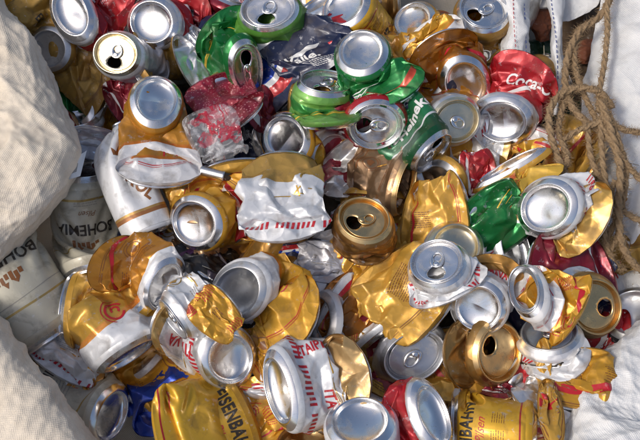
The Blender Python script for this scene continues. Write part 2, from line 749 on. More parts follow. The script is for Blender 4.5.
def noise(nt, vec, scale, detail=3, rough=0.55, dist=0.0):
    n = N(nt, 'ShaderNodeTexNoise', Scale=scale, Detail=detail, Roughness=rough, Distortion=dist)
    nt.links.new(vec, n.inputs['Vector'])
    return n.outputs[0]


def bump(nt, h, strength, dist, prev=None):
    n = N(nt, 'ShaderNodeBump', Strength=strength, Distance=dist)
    nt.links.new(h, n.inputs['Height'])
    if prev is not None: nt.links.new(prev, n.inputs['Normal'])
    return n.outputs[0]


GOLD = (0.64, 0.335, 0.030)
ORANGE = (0.50, 0.215, 0.022)
BROWNGOLD = (0.40, 0.235, 0.075)
YEL = (0.72, 0.42, 0.032)
WHT = (0.74, 0.75, 0.77)
CREAM = (0.56, 0.53, 0.43)
ALU = (0.80, 0.80, 0.81)
RED = (0.42, 0.014, 0.022)
CRIMSON = (0.24, 0.012, 0.03)
GREEN = (0.012, 0.20, 0.045)
LIME = (0.20, 0.45, 0.10)
DKGREEN = (0.01, 0.10, 0.035)
NAVY = (0.008, 0.016, 0.06)
BLUE = (0.012, 0.05, 0.36)
BLACK = (0.012, 0.012, 0.014)
PINKRED = (0.50, 0.03, 0.07)


def wall_mat(name, stops, wave=(0.0, 1.0, 0.0), rough=0.34, crinkle=0.9, dirt=0.5, wear=0.34, dots=None):
    """printed can wall; stops = (v, colour, metallic)"""
    m_, nt, b = new_mat(name)
    vec, oi = obj_coords(nt)
    uvn = nt.nodes.new('ShaderNodeUVMap'); uvn.uv_map = 'UVMap'
    sep = nt.nodes.new('ShaderNodeSeparateXYZ'); nt.links.new(uvn.outputs[0], sep.inputs[0])
    u, v = sep.outputs[0], sep.outputs[1]
    amp, fr, ph = wave
    if amp:
        s = math_(nt, 'SINE', math_(nt, 'MULTIPLY_ADD', u, fr * 2 * math.pi, ph))
        v = math_(nt, 'MULTIPLY_ADD', s, amp, v)
    v = math_(nt, 'ADD', v, 0.0, clamp=True)
    r = ramp(nt, v, [(p, (*c, mt)) for p, c, mt in stops])
    col, met = r.outputs[0], r.outputs[1]
    if dots:
        vo = N(nt, 'ShaderNodeTexVoronoi', Scale=dots[0]); nt.links.new(vec, vo.inputs['Vector'])
        fac = math_(nt, 'LESS_THAN', vo.outputs['Distance'], 0.3)
        col = mixc(nt, fac, col, dots[1])
    # slight variation of the ink
    nv = noise(nt, vec, 35, 3)
    col = mixc(nt, math_(nt, 'MULTIPLY', nv, 0.25), col, tuple(0.6 * c for c in stops[0][1]), 'MULTIPLY')
    # bare metal where the paint is scuffed off
    n1 = noise(nt, vec, 160, 6, 0.68)
    n2 = noise(nt, vec, 26, 2)
    sc = ramp(nt, math_(nt, 'ADD', n1, math_(nt, 'MULTIPLY', n2, 0.35)), [(0.0, (0, 0, 0)), (0.80 - 0.02 * wear, (0, 0, 0)), (0.85 - 0.02 * wear, (1, 1, 1))], 'LINEAR')
    scf = math_(nt, 'MULTIPLY', sc.outputs[0], wear)
    col = mixc(nt, scf, col, ALU)
    met = math_(nt, 'ADD', met, scf, clamp=True)
    # grime
    n3 = noise(nt, vec, 55, 5, 0.62, 0.4)
    gr = ramp(nt, n3, [(0.0, (0, 0, 0)), (0.50, (0, 0, 0)), (0.72, (1, 1, 1))], 'LINEAR')
    gf = math_(nt, 'MULTIPLY', gr.outputs[0], dirt)
    col = mixc(nt, gf, col, (0.075, 0.052, 0.032))
    met = math_(nt, 'MULTIPLY', met, math_(nt, 'SUBTRACT', 1.0, math_(nt, 'MULTIPLY', gf, 0.8)))
    nt.links.new(col, b.inputs['Base Color'])
    nt.links.new(met, b.inputs['Metallic'])
    ro = math_(nt, 'MULTIPLY_ADD', n3, 0.32, rough - 0.04)
    ro = math_(nt, 'ADD', ro, math_(nt, 'MULTIPLY', gf, 0.35))
    nt.links.new(ro, b.inputs['Roughness'])
    # fine creases of crushed sheet
    dist = nt.nodes.new('ShaderNodeVectorMath'); dist.operation = 'MULTIPLY_ADD'
    nn = N(nt, 'ShaderNodeTexNoise', Scale=60.0, Detail=1.0); nt.links.new(vec, nn.inputs['Vector'])
    nt.links.new(nn.outputs[1], dist.inputs[0]); dist.inputs[1].default_value = (0.008,) * 3
    nt.links.new(vec, dist.inputs[2])
    vo = nt.nodes.new('ShaderNodeTexVoronoi'); vo.feature = 'F1'; vo.inputs['Scale'].default_value = 75
    nt.links.new(dist.outputs[0], vo.inputs['Vector'])
    nb = bump(nt, vo.outputs['Distance'], min(1.0, 0.45 * crinkle), 0.0028)
    nb = bump(nt, noise(nt, vec, 240, 3), 0.16 * crinkle, 0.0008, nb)
    nt.links.new(nb, b.inputs['Normal'])
    # the inside of the sheet, where it shows, is bare lacquered metal
    b.inputs['Coat Weight'].default_value = 0.25
    b.inputs['Coat Roughness'].default_value = 0.16
    return m_


def alu_mat(name, col, rough, brushed=True, dirt=0.55):
    m_, nt, b = new_mat(name)
    vec, oi = obj_coords(nt)
    n3 = noise(nt, vec, 60, 5, 0.6, 0.5)
    gr = ramp(nt, n3, [(0.0, (0, 0, 0)), (0.50, (0, 0, 0)), (0.75, (1, 1, 1))], 'LINEAR')
    gf = math_(nt, 'MULTIPLY', gr.outputs[0], dirt)
    c = mixc(nt, gf, col, (0.13, 0.105, 0.075))
    n4 = noise(nt, vec, 400, 3, 0.7)
    sp = ramp(nt, n4, [(0.0, (0, 0, 0)), (0.66, (0, 0, 0)), (0.72, (1, 1, 1))], 'LINEAR')
    c = mixc(nt, math_(nt, 'MULTIPLY', sp.outputs[0], 0.5), c, (0.10, 0.085, 0.06))
    nt.links.new(c, b.inputs['Base Color'])
    nt.links.new(math_(nt, 'SUBTRACT', 1.0, math_(nt, 'MULTIPLY', gf, 0.6)), b.inputs['Metallic'])
    nt.links.new(math_(nt, 'ADD', math_(nt, 'MULTIPLY_ADD', n3, 0.25, rough - 0.10), math_(nt, 'MULTIPLY', gf, 0.3)), b.inputs['Roughness'])
    # rolling direction of the sheet: fine streaks
    mp = nt.nodes.new('ShaderNodeMapping'); mp.inputs['Scale'].default_value = (30, 900, 900)
    nt.links.new(vec, mp.inputs[0])
    st = noise(nt, mp.outputs[0], 1.0, 2)
    nb = bump(nt, st, 0.07, 0.0004)
    nb = bump(nt, noise(nt, vec, 45, 2), 0.22, 0.0018, nb)
    nt.links.new(nb, b.inputs['Normal'])
    return m_


def ink_mat(name, col, metallic=0.0, rough=0.4):
    m_, nt, b = new_mat(name)
    vec, oi = obj_coords(nt)
    n1 = noise(nt, vec, 180, 4, 0.65)
    r = ramp(nt, n1, [(0.0, (0, 0, 0)), (0.60, (0, 0, 0)), (0.70, (1, 1, 1))], 'LINEAR')
    c = mixc(nt, math_(nt, 'MULTIPLY', r.outputs[0], 0.45), col, tuple(min(1, 0.35 + 0.4 * q) for q in col))
    nt.links.new(c, b.inputs['Base Color'])
    b.inputs['Metallic'].default_value = metallic
    b.inputs['Roughness'].default_value = rough
    return m_


M = {
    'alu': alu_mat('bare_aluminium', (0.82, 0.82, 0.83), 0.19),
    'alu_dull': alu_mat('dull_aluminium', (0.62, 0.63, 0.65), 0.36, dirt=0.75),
    'goldlid': alu_mat('gold_lacquered_aluminium', (0.72, 0.50, 0.24), 0.27, dirt=0.5),
    'palegold': alu_mat('pale_gold_aluminium', (0.76, 0.68, 0.50), 0.28, dirt=0.5),
    'inside': alu_mat('can_inside', (0.45, 0.45, 0.46), 0.45, dirt=0.7),
    'ink_black': ink_mat('black_ink', (0.03, 0.022, 0.015)),
    'ink_brown': ink_mat('brown_ink', (0.20, 0.075, 0.02)),
    'ink_red': ink_mat('red_ink', (0.45, 0.015, 0.025)),
    'ink_white': ink_mat('white_ink', (0.72, 0.72, 0.72)),
    'ink_gold': ink_mat('gold_ink', (0.55, 0.33, 0.07), 0.7, 0.35),
    'ink_blue': ink_mat('blue_ink', (0.02, 0.05, 0.25)),
    'ink_purple': ink_mat('purple_ink', (0.09, 0.02, 0.16)),
    'ink_green': ink_mat('green_ink', (0.02, 0.22, 0.05)),
    'ink_grey': ink_mat('grey_ink', (0.30, 0.28, 0.25)),
    'ink_yellow': ink_mat('yellow_ink', (0.70, 0.45, 0.05)),
}

_wm = {}
def design_mat(d, var=0):
    if d not in ('skol', 'skol2', 'skoltop', 'gold', 'goldflat', 'orange', 'orangefull', 'goldred', 'itagold', 'bronze'): var = 0
    if (d, var) in _wm: return _wm[(d, var)]
    g = 0.42
    D = {
        # gold beer can with white foot, wavy border
        'skol': dict(stops=[(0, WHT, .15), (0.20, (0.85, 0.40, 0.06), .4), (0.23, GOLD, g)], wave=(0.05, 1, 0.7), rough=.28),
        'skol2': dict(stops=[(0, WHT, .15), (0.30, (0.72, 0.27, 0.03), .4), (0.36, GOLD, g)], wave=(0.09, 1, 2.4), rough=.28),
        'skoltop': dict(stops=[(0, GOLD, g), (0.74, (0.72, 0.27, 0.03), .4), (0.78, WHT, .15)], wave=(0.07, 1, 1.4), rough=.28),
        'eisen': dict(stops=[(0, YEL, .35), (0.055, RED, .2), (0.075, YEL, .4), (0.93, (0.5, 0.28, 0.03), .5)], rough=.34, crinkle=.35),
        'gold': dict(stops=[(0, GOLD, g), (0.9, GOLD, g)], rough=.27, crinkle=.8),
        'goldflat': dict(stops=[(0, GOLD, g), (0.08, RED, .3), (0.10, YEL, g), (0.88, YEL, g)], rough=.27, crinkle=.9),
        'orange': dict(stops=[(0, WHT, .15), (0.14, ORANGE, .55), (0.85, ORANGE, .6)], wave=(0.05, 1, 0.3), rough=.25),
        'orangefull': dict(stops=[(0, ORANGE, .6), (0.85, ORANGE, .6)], rough=.25),
        'bronze': dict(stops=[(0, BROWNGOLD, .85), (0.85, BROWNGOLD, .85)], rough=.26),
        'goldred': dict(stops=[(0, GOLD, g), (0.30, GOLD, g), (0.42, RED, .4), (0.55, WHT, .2), (0.60, RED, .4), (0.68, GOLD, g)], wave=(0.06, 2, 0), rough=.28),
        'bohemia': dict(stops=[(0, CREAM, .2), (0.09, (0.50, 0.36, 0.13), .7), (0.115, CREAM, .2), (0.77, (0.50, 0.36, 0.13), .7), (0.79, CREAM, .2)], rough=.42, crinkle=.3),
        'itaipava': dict(stops=[(0, ALU, .75), (0.1, WHT, .35), (0.9, (0.50, 0.33, 0.12), .7)], rough=.28),
        'itagold': dict(stops=[(0, WHT, .3), (0.69, (0.55, 0.33, 0.08), .6), (0.9, (0.55, 0.33, 0.08), .6)], wave=(0.05, 1, 0.5), rough=.28),
        'white': dict(stops=[(0, WHT, .25), (0.95, ALU, .7)], rough=.30),
        'whitegold': dict(stops=[(0, WHT, .2), (0.10, (0.36, 0.15, 0.05), .4), (0.13, (0.60, 0.36, 0.12), .7), (0.15, WHT, .2), (0.95, ALU, .7)], rough=.32, crinkle=.3),
        'brownwhite': dict(stops=[(0, (0.40, 0.21, 0.04), .6), (0.46, WHT, .2), (0.92, BLACK, .1)], wave=(0.03, 1, 0), rough=.3),
        'silver': dict(stops=[(0, ALU, .9), (0.9, ALU, .9)], rough=.25),
        'cola': dict(stops=[(0, ALU, .9), (0.03, RED, .35), (0.95, RED, .35)], rough=.26),
        'pink': dict(stops=[(0, PINKRED, .3), (0.9, PINKRED, .3)], rough=.3),
        'crimson': dict(stops=[(0, CRIMSON, .5), (0.8, CRIMSON, .5)], rough=.24),
        'reddot': dict(stops=[(0, (0.33, 0.02, 0.05), .4), (0.8, CRIMSON, .4)], rough=.3, dots=(350, (0.55, 0.2, 0.22))),
        'heineken': dict(stops=[(0, DKGREEN, .35), (0.30, WHT, .2), (0.335, (0.02, 0.20, 0.08), .4), (0.80, WHT, .2), (0.83, DKGREEN, .4)], rough=.28),
        'green': dict(stops=[(0, GREEN, .5), (0.88, GREEN, .5)], rough=.24, crinkle=.9),
        'guarana': dict(stops=[(0, GREEN, .45), (0.75, (0.5, 0.06, 0.03), .4), (0.82, GREEN, .45)], wave=(0.07, 2, 1.0), rough=.22, crinkle=.8),
        'lime': dict(stops=[(0, LIME, .45), (0.70, (0.05, 0.28, 0.06), .45), (0.9, LIME, .4)], wave=(0.08, 1, 0.6), rough=.25),
        'grape': dict(stops=[(0, NAVY, .15), (0.46, WHT, .2), (0.66, (0.10, 0.28, 0.04), .2)], wave=(0.05, 2, 0.5), rough=.30),
        'navy': dict(stops=[(0, NAVY, .3), (0.6, BLUE, .4), (0.75, WHT, .2), (0.80, RED, .3), (0.9, NAVY, .3)], wave=(0.07, 1, 0), rough=.25),
        'blue': dict(stops=[(0, BLUE, .5), (0.9, BLUE, .5)], rough=.2, crinkle=.9),
        'black': dict(stops=[(0, BLACK, .2), (0.9, BLACK, .2)], rough=.3),
        'darkpurple': dict(stops=[(0, (0.02, 0.012, 0.03), .2), (0.7, (0.10, 0.02, 0.10), .2), (0.9, BLACK, .2)], rough=.4),
        'greywhite': dict(stops=[(0, (0.48, 0.48, 0.52), .5), (0.9, ALU, .7)], rough=.3, dirt=.5),
        'oldgold': dict(stops=[(0, (0.42, 0.25, 0.05), .5), (0.5, (0.46, 0.28, 0.06), .5), (0.8, (0.36, 0.2, 0.04), .5)], rough=.4, dirt=.7),
    }[d]
    tint = ((1, 1, 1), (0.72, 0.60, 0.48), (1.0, 1.08, 1.9))[var]
    D['stops'] = [(q, c if min(c) > .5 else tuple(min(1, a * b) for a, b in zip(c, tint)), mt) for q, c, mt in D['stops']]
    _wm[(d, var)] = wall_mat(d + '_print', **D)
    return _wm[(d, var)]
# ------------------------------------------------------------------ one can
CANNED = []
END_NAME = {'b': 'base', 'l': 'lid'}


def place_end(kind, org, fr, sq, style, parent, origin, flip, opened=True, tr=0.0, tab=True, lift=0.0, dent=0.0, S=1.0, wall=None):
    x, y, z = fr
    mats = {'silver': M['alu'], 'dull': M['alu_dull'], 'gold': M['goldlid'], 'pale': M['palegold']}
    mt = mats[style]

    def put(V):
        V = np.asarray(V, float)
        if tr:
            c, s = math.cos(math.radians(tr)), math.sin(math.radians(tr))
            V = np.stack([V[:, 0] * c - V[:, 1] * s, V[:, 0] * s + V[:, 1] * c, V[:, 2]], 1)
        if dent:   # the domed panel of a base pushed about a little
            r2 = V[:, 0] ** 2 + V[:, 1] ** 2
            V[:, 2] += dent * np.exp(-(((V[:, 0] - 6) / 11) ** 2 + ((V[:, 1] + 3) / 9) ** 2)) * (r2 < 22 ** 2)
        V = squash(V, sq) * S
        return org + V[:, 0:1] * x + V[:, 1:2] * y + V[:, 2:3] * z

    def fl(F): return [tuple(reversed(f)) for f in F] if flip else F
    if kind == 'b':
        V, F = lathe(PROF_BASE, NU)
        c = len(V); V.append((0, 0, -0.9)); b0 = (len(PROF_BASE) - 1) * NU
        F += [(b0 + k, b0 + (k + 1) % NU, c) for k in range(NU)]
        mi = [1 if k < 6 * NU else 0 for k in range(len(F))]      # the print runs on over the shoulder
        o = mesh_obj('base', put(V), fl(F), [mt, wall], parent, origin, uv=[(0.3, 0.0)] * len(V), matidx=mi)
        return o
    V, F = lathe(PROF_NECK, NU)
    V2, F2 = lathe(PROF_RIM, 64)
    b = len(V); V += V2; F += [tuple(i + b for i in f) for f in F2]
    V3, F3 = panel_mesh(opened) if opened is not None else ([], [])
    b = len(V); V += V3; F += [tuple(i + b for i in f) for f in F3]
    mi = [1 if k < 6 * NU else 0 for k in range(len(F))]
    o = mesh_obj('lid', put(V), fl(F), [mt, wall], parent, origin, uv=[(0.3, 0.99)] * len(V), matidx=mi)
    if tab:
        Vt, Ft = tab_mesh(lift)
        mesh_obj('tab', put(Vt), fl(Ft), M['alu'] if style != 'gold' else mt, o, (0, 0, 0))
        t = o.children[0]
        # child meshes share their thing's origin
        t.data.transform(Matrix.Translation(-Vector(np.asarray(origin) * MM)))
    return o


def can(design, kA, pA, a, e, h, B=None, L=93.0, press=None, roll=0.0, tr=0.0, trB=0.0, dents=5, sqA=None, sqB=None,
        label='', styleA='silver', styleB='silver', opened=True, tab=True, amp=1.0, decals=(), group='beer and soft drink cans heaped in the sack',
        seed=None, pushes=(), ups=2, cat='can', name=None, dentb=0.0, kB=None, lift=0.0, pd=None, S=1.0, facet=None, var=None):
    """a drink can: end A seen at pA facing a (direction in the picture) and e (towards the camera), h mm up"""
    kB = kB or ('l' if kA == 'b' else 'b')
    if press is not None:
        dq = (min(0.9, max(0.38, press / 26.0)), 0)
        if sqB is None: sqB = dq
        if B is not None and e <= 0 and sqA is None: sqA = dq
    rr_ = random.Random(seed * 31 + 7)
    if sqA is None and B is not None: sqA = (rr_.uniform(.86, .98), rr_.uniform(0, 180), rr_.uniform(-.05, .08))
    if kA == 'b' and not dentb and rr_.random() < .6: dentb = rr_.uniform(-2.5, 2)
    v_ = rr_.choice([0, 0, 1, 2])
    var = v_ if var is None else var
    hA = (BASE_H if kA == 'b' else LID_H) * S
    hB = (BASE_H if kB == 'b' else LID_H) * S
    L = L * S
    if facet is None: facet = 0.0 if (B is None) else (0.85 if press is not None else 0.6)
    if press is not None and B is not None:
        # the hidden ends of a flattened can are bent under it
        if len(B) > 3: B = (B[0], B[1], B[2], B[3], min(B[4], -58))
        if e <= 0: e = min(e, -58)
    cA = at(pA[0], pA[1], h)
    nA = direction(cA, a, e)
    oA = cA - nA * hA
    if B is None:
        oB = oA - nA * L
        nB = -nA
    else:
        cB = at(B[0], B[1], B[2])
        if len(B) > 3:
            nB = direction(cB, B[3], B[4])
        else:
            nB = cB - cA
            nB /= np.linalg.norm(nB)
            if press is not None:
                nB = nB - 1.5 * view_frame(cB)[2]
                nB /= np.linalg.norm(nB)
        oB = cB - nB * hB
        ch = np.linalg.norm(oB - oA)
        if ch > L * 1.0:
            # shorten towards A so that the wall is never stretched
            oB = oA + (oB - oA) * (L * 1.0 / ch)
    frA = frame_from_normal(oA, nA, roll)
    oA = sink(oA, frA, S, sqA, hA / S, 30.0 if e > 15 else 48.0)
    frB = transport(frA, -nB)
    oB = sink(oB, (frB[0], frB[1], nB), S, sqB, hB / S, 30.0 if B is None else 55.0)
    ch = np.linalg.norm(oB - oA)
    if ch > L:
        oB = oA + (oB - oA) * (L / ch)
    if pd is not None:
        pdv = direction((oA + oB) / 2, pd[0], pd[1])
    else:
        pdv = None
    pu = [(at(q[0], q[1], q[2]), q[3]) for q in pushes]
    P = crush((oA, *frA), (oB, frB[0], frB[1], nB), L, seed, press, pdv, dents, sqA, sqB, pushes=pu, amp=amp, occ=OCC, S=S, facet=facet)
    Q = upsample(P, ups)
    nr, nc = Q.shape[:2]
    root_at = (oA + oB) / 2
    root = bpy.data.objects.new(name or 'crushed_can', None)
    COL.objects.link(root)
    root.location = Vector(root_at * MM)
    root.empty_display_size = 0.02
    tag(root, label, cat, group)
    ab = kA == 'b'
    V = Q.reshape(-1, 3)
    # seam column needs its own uv: use nc+1 columns
    Qs = np.concatenate([Q, Q[:, :1]], 1)
    F = []
    uv = np.zeros((nr, nc + 1, 2))
    uu = np.linspace(0, 1, nc + 1)
    uv[..., 0] = ((-uu) % 1.0001 if ab else uu)[None]
    rw = np.linspace(0, 1, nr)
    uv[..., 1] = (rw if ab else 1 - rw)[:, None]
    if ab: uv[..., 0] = (1 - uu)[None]
    n1 = nc + 1
    I = (np.arange(nr - 1)[:, None] * n1 + np.arange(nc)[None]).ravel()
    F = np.stack([I, I + n1, I + n1 + 1, I + 1], 1)
    mesh_obj('wall', Qs.reshape(-1, 3), F, design_mat(design, var), root, root_at, uv=uv.reshape(-1, 2))
    place_end(kA, oA, frA, sqA, styleA, root, root_at, False, opened, tr, tab, lift, dentb, S, design_mat(design, var))
    place_end(kB, oB, (frB[0], frB[1], nB), sqB, styleB, root, root_at, True, opened, trB, tab, 0, 0, S, design_mat(design, var))
    sk = Skin(Q, L, ab, S)
    for (pname, shape, mat, u0, v0, rot) in list(decals) + auto_marks(design, seed, bool(decals)):
        Vd, Fd = fine(shape)
        mesh_obj(pname, sk.map(Vd, u0, v0, rot, 0.28), Fd, M[mat], root, root_at)
    CANNED.append(root)
    splat(Q)
    for ch in root.children:
        if ch.name.startswith(('base', 'lid')):
            co = np.zeros(len(ch.data.vertices) * 3, dtype=np.float32)
            ch.data.vertices.foreach_get('co', co)
            splat(co.reshape(-1, 3) / MM + root_at)
    return root


QUEUE = []
def queue(*a, **k):
    h, B = a[5], k.get('B')
    pr = k.pop('pr', None)
    if pr is None: pr = h if (B is None or a[4] > 20) else 0.6 * h + 0.4 * B[2]
    k.setdefault('seed', len(QUEUE) * 7 + 3)
    QUEUE.append((pr, a, k))


def flush():
    for pr, a, k in sorted(QUEUE, key=lambda t: -t[0]):
        can(*a, **k)
    QUEUE.clear()
# ------------------------------------------------------------------ woven sacks, rope and odd bits
def fabric_mat(name, col, stain=0.35, trans=0.12):
    m_, nt, b = new_mat(name)
    tc = nt.nodes.new('ShaderNodeUVMap'); tc.uv_map = 'UVMap'      # uv in millimetres / 1000
    vec = tc.outputs[0]
    sep = nt.nodes.new('ShaderNodeSeparateXYZ'); nt.links.new(vec, sep.inputs[0])
    ow = nt.nodes.new('ShaderNodeTexCoord').outputs['Object']
    # flat polypropylene tapes, over and under
    fr = 2 * math.pi / 0.0022
    su = math_(nt, 'SINE', math_(nt, 'MULTIPLY', sep.outputs[0], fr))
    sv = math_(nt, 'SINE', math_(nt, 'MULTIPLY', sep.outputs[1], fr))
    w = math_(nt, 'MULTIPLY', su, sv)
    jit = noise(nt, vec, 500, 2)
    n_big = noise(nt, ow, 7, 4, 0.6)
    n_mid = noise(nt, ow, 30, 5, 0.65, 0.6)
    g = ramp(nt, n_mid, [(0, (0, 0, 0)), (0.46, (0, 0, 0)), (0.76, (1, 1, 1))], 'LINEAR')
    c = mixc(nt, math_(nt, 'MULTIPLY', g.outputs[0], stain), col, (0.24, 0.18, 0.12))
    c = mixc(nt, math_(nt, 'MULTIPLY', n_big, stain * 0.5), c, (0.45, 0.38, 0.29))
    c = mixc(nt, math_(nt, 'MULTIPLY_ADD', w, 0.05, 0.06), c, tuple(0.55 * q for q in col))
    sp = ramp(nt, noise(nt, vec, 260, 3, 0.7), [(0, (0, 0, 0)), (0.66, (0, 0, 0)), (0.74, (1, 1, 1))], 'LINEAR')
    c = mixc(nt, math_(nt, 'MULTIPLY', sp.outputs[0], 0.35), c, (0.16, 0.11, 0.07))
    nt.links.new(c, b.inputs['Base Color'])
    b.inputs['Roughness'].default_value = 0.55
    b.inputs['Specular IOR Level'].default_value = 0.4
    b.inputs['Sheen Weight'].default_value = 0.1
    nb = bump(nt, math_(nt, 'ADD', w, math_(nt, 'MULTIPLY', jit, 0.9)), 0.30, 0.0005)
    nb = bump(nt, noise(nt, ow, 55, 4, 0.6, 0.8), 0.20, 0.003, nb)
    nb = bump(nt, noise(nt, ow, 16, 3, 0.55, 1.5), 0.15, 0.008, nb)
    vo = nt.nodes.new('ShaderNodeTexVoronoi'); vo.inputs['Scale'].default_value = 22
    mv = nt.nodes.new('ShaderNodeVectorMath'); mv.operation = 'MULTIPLY_ADD'; nz = N(nt, 'ShaderNodeTexNoise', Scale=14.0, Detail=2.0); nt.links.new(ow, nz.inputs['Vector'])
    nt.links.new(nz.outputs[1], mv.inputs[0]); mv.inputs[1].default_value = (0.06,) * 3; nt.links.new(ow, mv.inputs[2]); nt.links.new(mv.outputs[0], vo.inputs['Vector'])
    nb = bump(nt, vo.outputs['Distance'], 0.5, 0.007, nb)
    nt.links.new(nb, b.inputs['Normal'])
    # a little light comes through the tapes
    tr = nt.nodes.new('ShaderNodeBsdfTranslucent'); nt.links.new(c, tr.inputs[0]); nt.links.new(nb, tr.inputs['Normal'])
    mx = nt.nodes.new('ShaderNodeMixShader'); mx.inputs[0].default_value = trans
    nt.links.new(b.outputs[0], mx.inputs[1]); nt.links.new(tr.outputs[0], mx.inputs[2])
    nt.links.new(mx.outputs[0], nt.nodes['Material Output'].inputs[0])
    return m_


def cr_line(P, n):
    P = np.asarray(P, float)
    E = np.concatenate([[2 * P[0] - P[1]], P, [2 * P[-1] - P[-2]]])
    t = np.linspace(0, len(P) - 1 - 1e-6, n)
    i = t.astype(int); f = (t - i)[:, None]
    a, b, c, d = E[i], E[i + 1], E[i + 2], E[i + 3]
    return 0.5 * ((2 * b) + (-a + c) * f + (2 * a - 5 * b + 4 * c - d) * f * f + (-a + 3 * b - 3 * c + d) * f ** 3)


def ridged(x, y, seed, octaves=4, base=1.0):
    """sum of sharp-crested waves in random directions: folds of stiff cloth"""
    rng = np.random.RandomState(seed)
    z = np.zeros_like(x); a = 1.0; f = base
    for o in range(octaves):
        for k in range(3):
            t = rng.uniform(0, math.pi); ph = rng.uniform(0, 6.28)
            q = (x * math.cos(t) + y * math.sin(t)) * f + ph + 0.9 * np.sin((x * math.sin(t) - y * math.cos(t)) * f * 0.45 + ph * 2)
            z += a * (1 - np.abs(np.sin(q))) ** 2.2 / 3
        a *= 0.5; f *= 1.9
    return z


def sheet(name, sections, mat, parent, nu=150, nv=110, wr=5.0, wbase=0.03, seed=1, stretch=1.0, edge_keep=0.0, thick=0.7):
    """sections: lists of (px, py, h) control points, lofted both ways into cloth"""
    S = [cr_line([at(*p) for p in sec], nv) for sec in sections]
    S = np.array(S)
    G = cr_line(S.reshape(len(S), -1), nu).reshape(nu, nv, 3)
    du = np.gradient(G, axis=0); dv = np.gradient(G, axis=1)
    su = np.cumsum(np.linalg.norm(du, axis=2).mean(1)); sv = np.cumsum(np.linalg.norm(dv, axis=2).mean(0))
    X, Y = np.meshgrid(su, sv, indexing='ij')
    n = np.cross(du, dv); n /= np.maximum(np.linalg.norm(n, axis=2, keepdims=True), 1e-9)
    if n[nu // 2, nv // 2].dot(cam_n) < 0: n = -n
    z = ridged(X * wbase * stretch, Y * wbase, seed)
    z = z - z.mean()
    z2 = ridged(X * wbase * 3.1, Y * wbase * 2.6, seed + 50, 3); z = z + 0.22 * (z2 - z2.mean())
    G = G + n * (z * wr)[..., None]
    uv = np.stack([X, Y], -1).reshape(-1, 2) * 0.001
    I = (np.arange(nu - 1)[:, None] * nv + np.arange(nv - 1)[None]).ravel()
    F = np.stack([I, I + nv, I + nv + 1, I + 1], 1)
    o = mesh_obj(name, G.reshape(-1, 3), F, mat, parent, ORG if parent is not None else (0, 0, 0), uv=uv)
    md = o.modifiers.new('thickness', 'SOLIDIFY'); md.thickness = thick * MM; md.offset = -1
    return o, G


ORG = np.zeros(3)


def fold(edge, dirs, prof):
    """sections across a rolled hem: edge (px,py,h) points, outward picture directions, profile of (t, dh)"""
    secs = []
    for (x, y, h), (dx, dy) in zip(edge, dirs):
        secs.append([(x + dx * t, y + dy * t, h + dh) for t, dh in prof])
    return secs


def tube(path, r, n=10, lobes=3, twist=0.9, lob=0.22, jitter=0.0, seed=0):
    path = np.asarray(path, float)
    d = np.gradient(path, axis=0); d /= np.linalg.norm(d, axis=1, keepdims=True)
    a = np.zeros_like(d)
    v = np.cross(d[0], [0.3, 0.2, 0.93]); a[0] = v / np.linalg.norm(v)
    for i in range(1, len(d)):
        v = a[i - 1] - d[i] * a[i - 1].dot(d[i])
        a[i] = v / np.linalg.norm(v)
    b = np.cross(d, a)
    s = np.concatenate([[0], np.cumsum(np.linalg.norm(np.diff(path, axis=0), axis=1))])
    th = np.linspace(0, 2 * np.pi, n, endpoint=False)
    rng = np.random.RandomState(seed)
    rr = r * (1 + lob * np.cos(lobes * (th[None] + s[:, None] * twist / r / lobes * 1.6)))
    rr = rr * (1 + jitter * rng.randn(len(path), n))
    V = path[:, None] + rr[..., None] * (np.cos(th)[None, :, None] * a[:, None] + np.sin(th)[None, :, None] * b[:, None])
    V = V.reshape(-1, 3)
    F = []
    for i in range(len(path) - 1):
        for k in range(n):
            k2 = (k + 1) % n
            F.append((i * n + k, i * n + k2, (i + 1) * n + k2, (i + 1) * n + k))
    F.append(tuple(range(n - 1, -1, -1))); F.append(tuple((len(path) - 1) * n + k for k in range(n)))
    return V, F


def rope_mat():
    m_, nt, b = new_mat('jute_fibre')
    vec, oi = obj_coords(nt)
    n1 = noise(nt, vec, 500, 4, 0.7)
    n2 = noise(nt, vec, 25, 3)
    c = mixc(nt, n1, (0.14, 0.085, 0.04), (0.50, 0.36, 0.21))
    c = mixc(nt, math_(nt, 'MULTIPLY', n2, 0.6), c, (0.17, 0.10, 0.045))
    nt.links.new(c, b.inputs['Base Color']); b.inputs['Roughness'].default_value = 0.85
    nt.links.new(bump(nt, n1, 0.6, 0.0012), b.inputs['Normal'])
    return m_


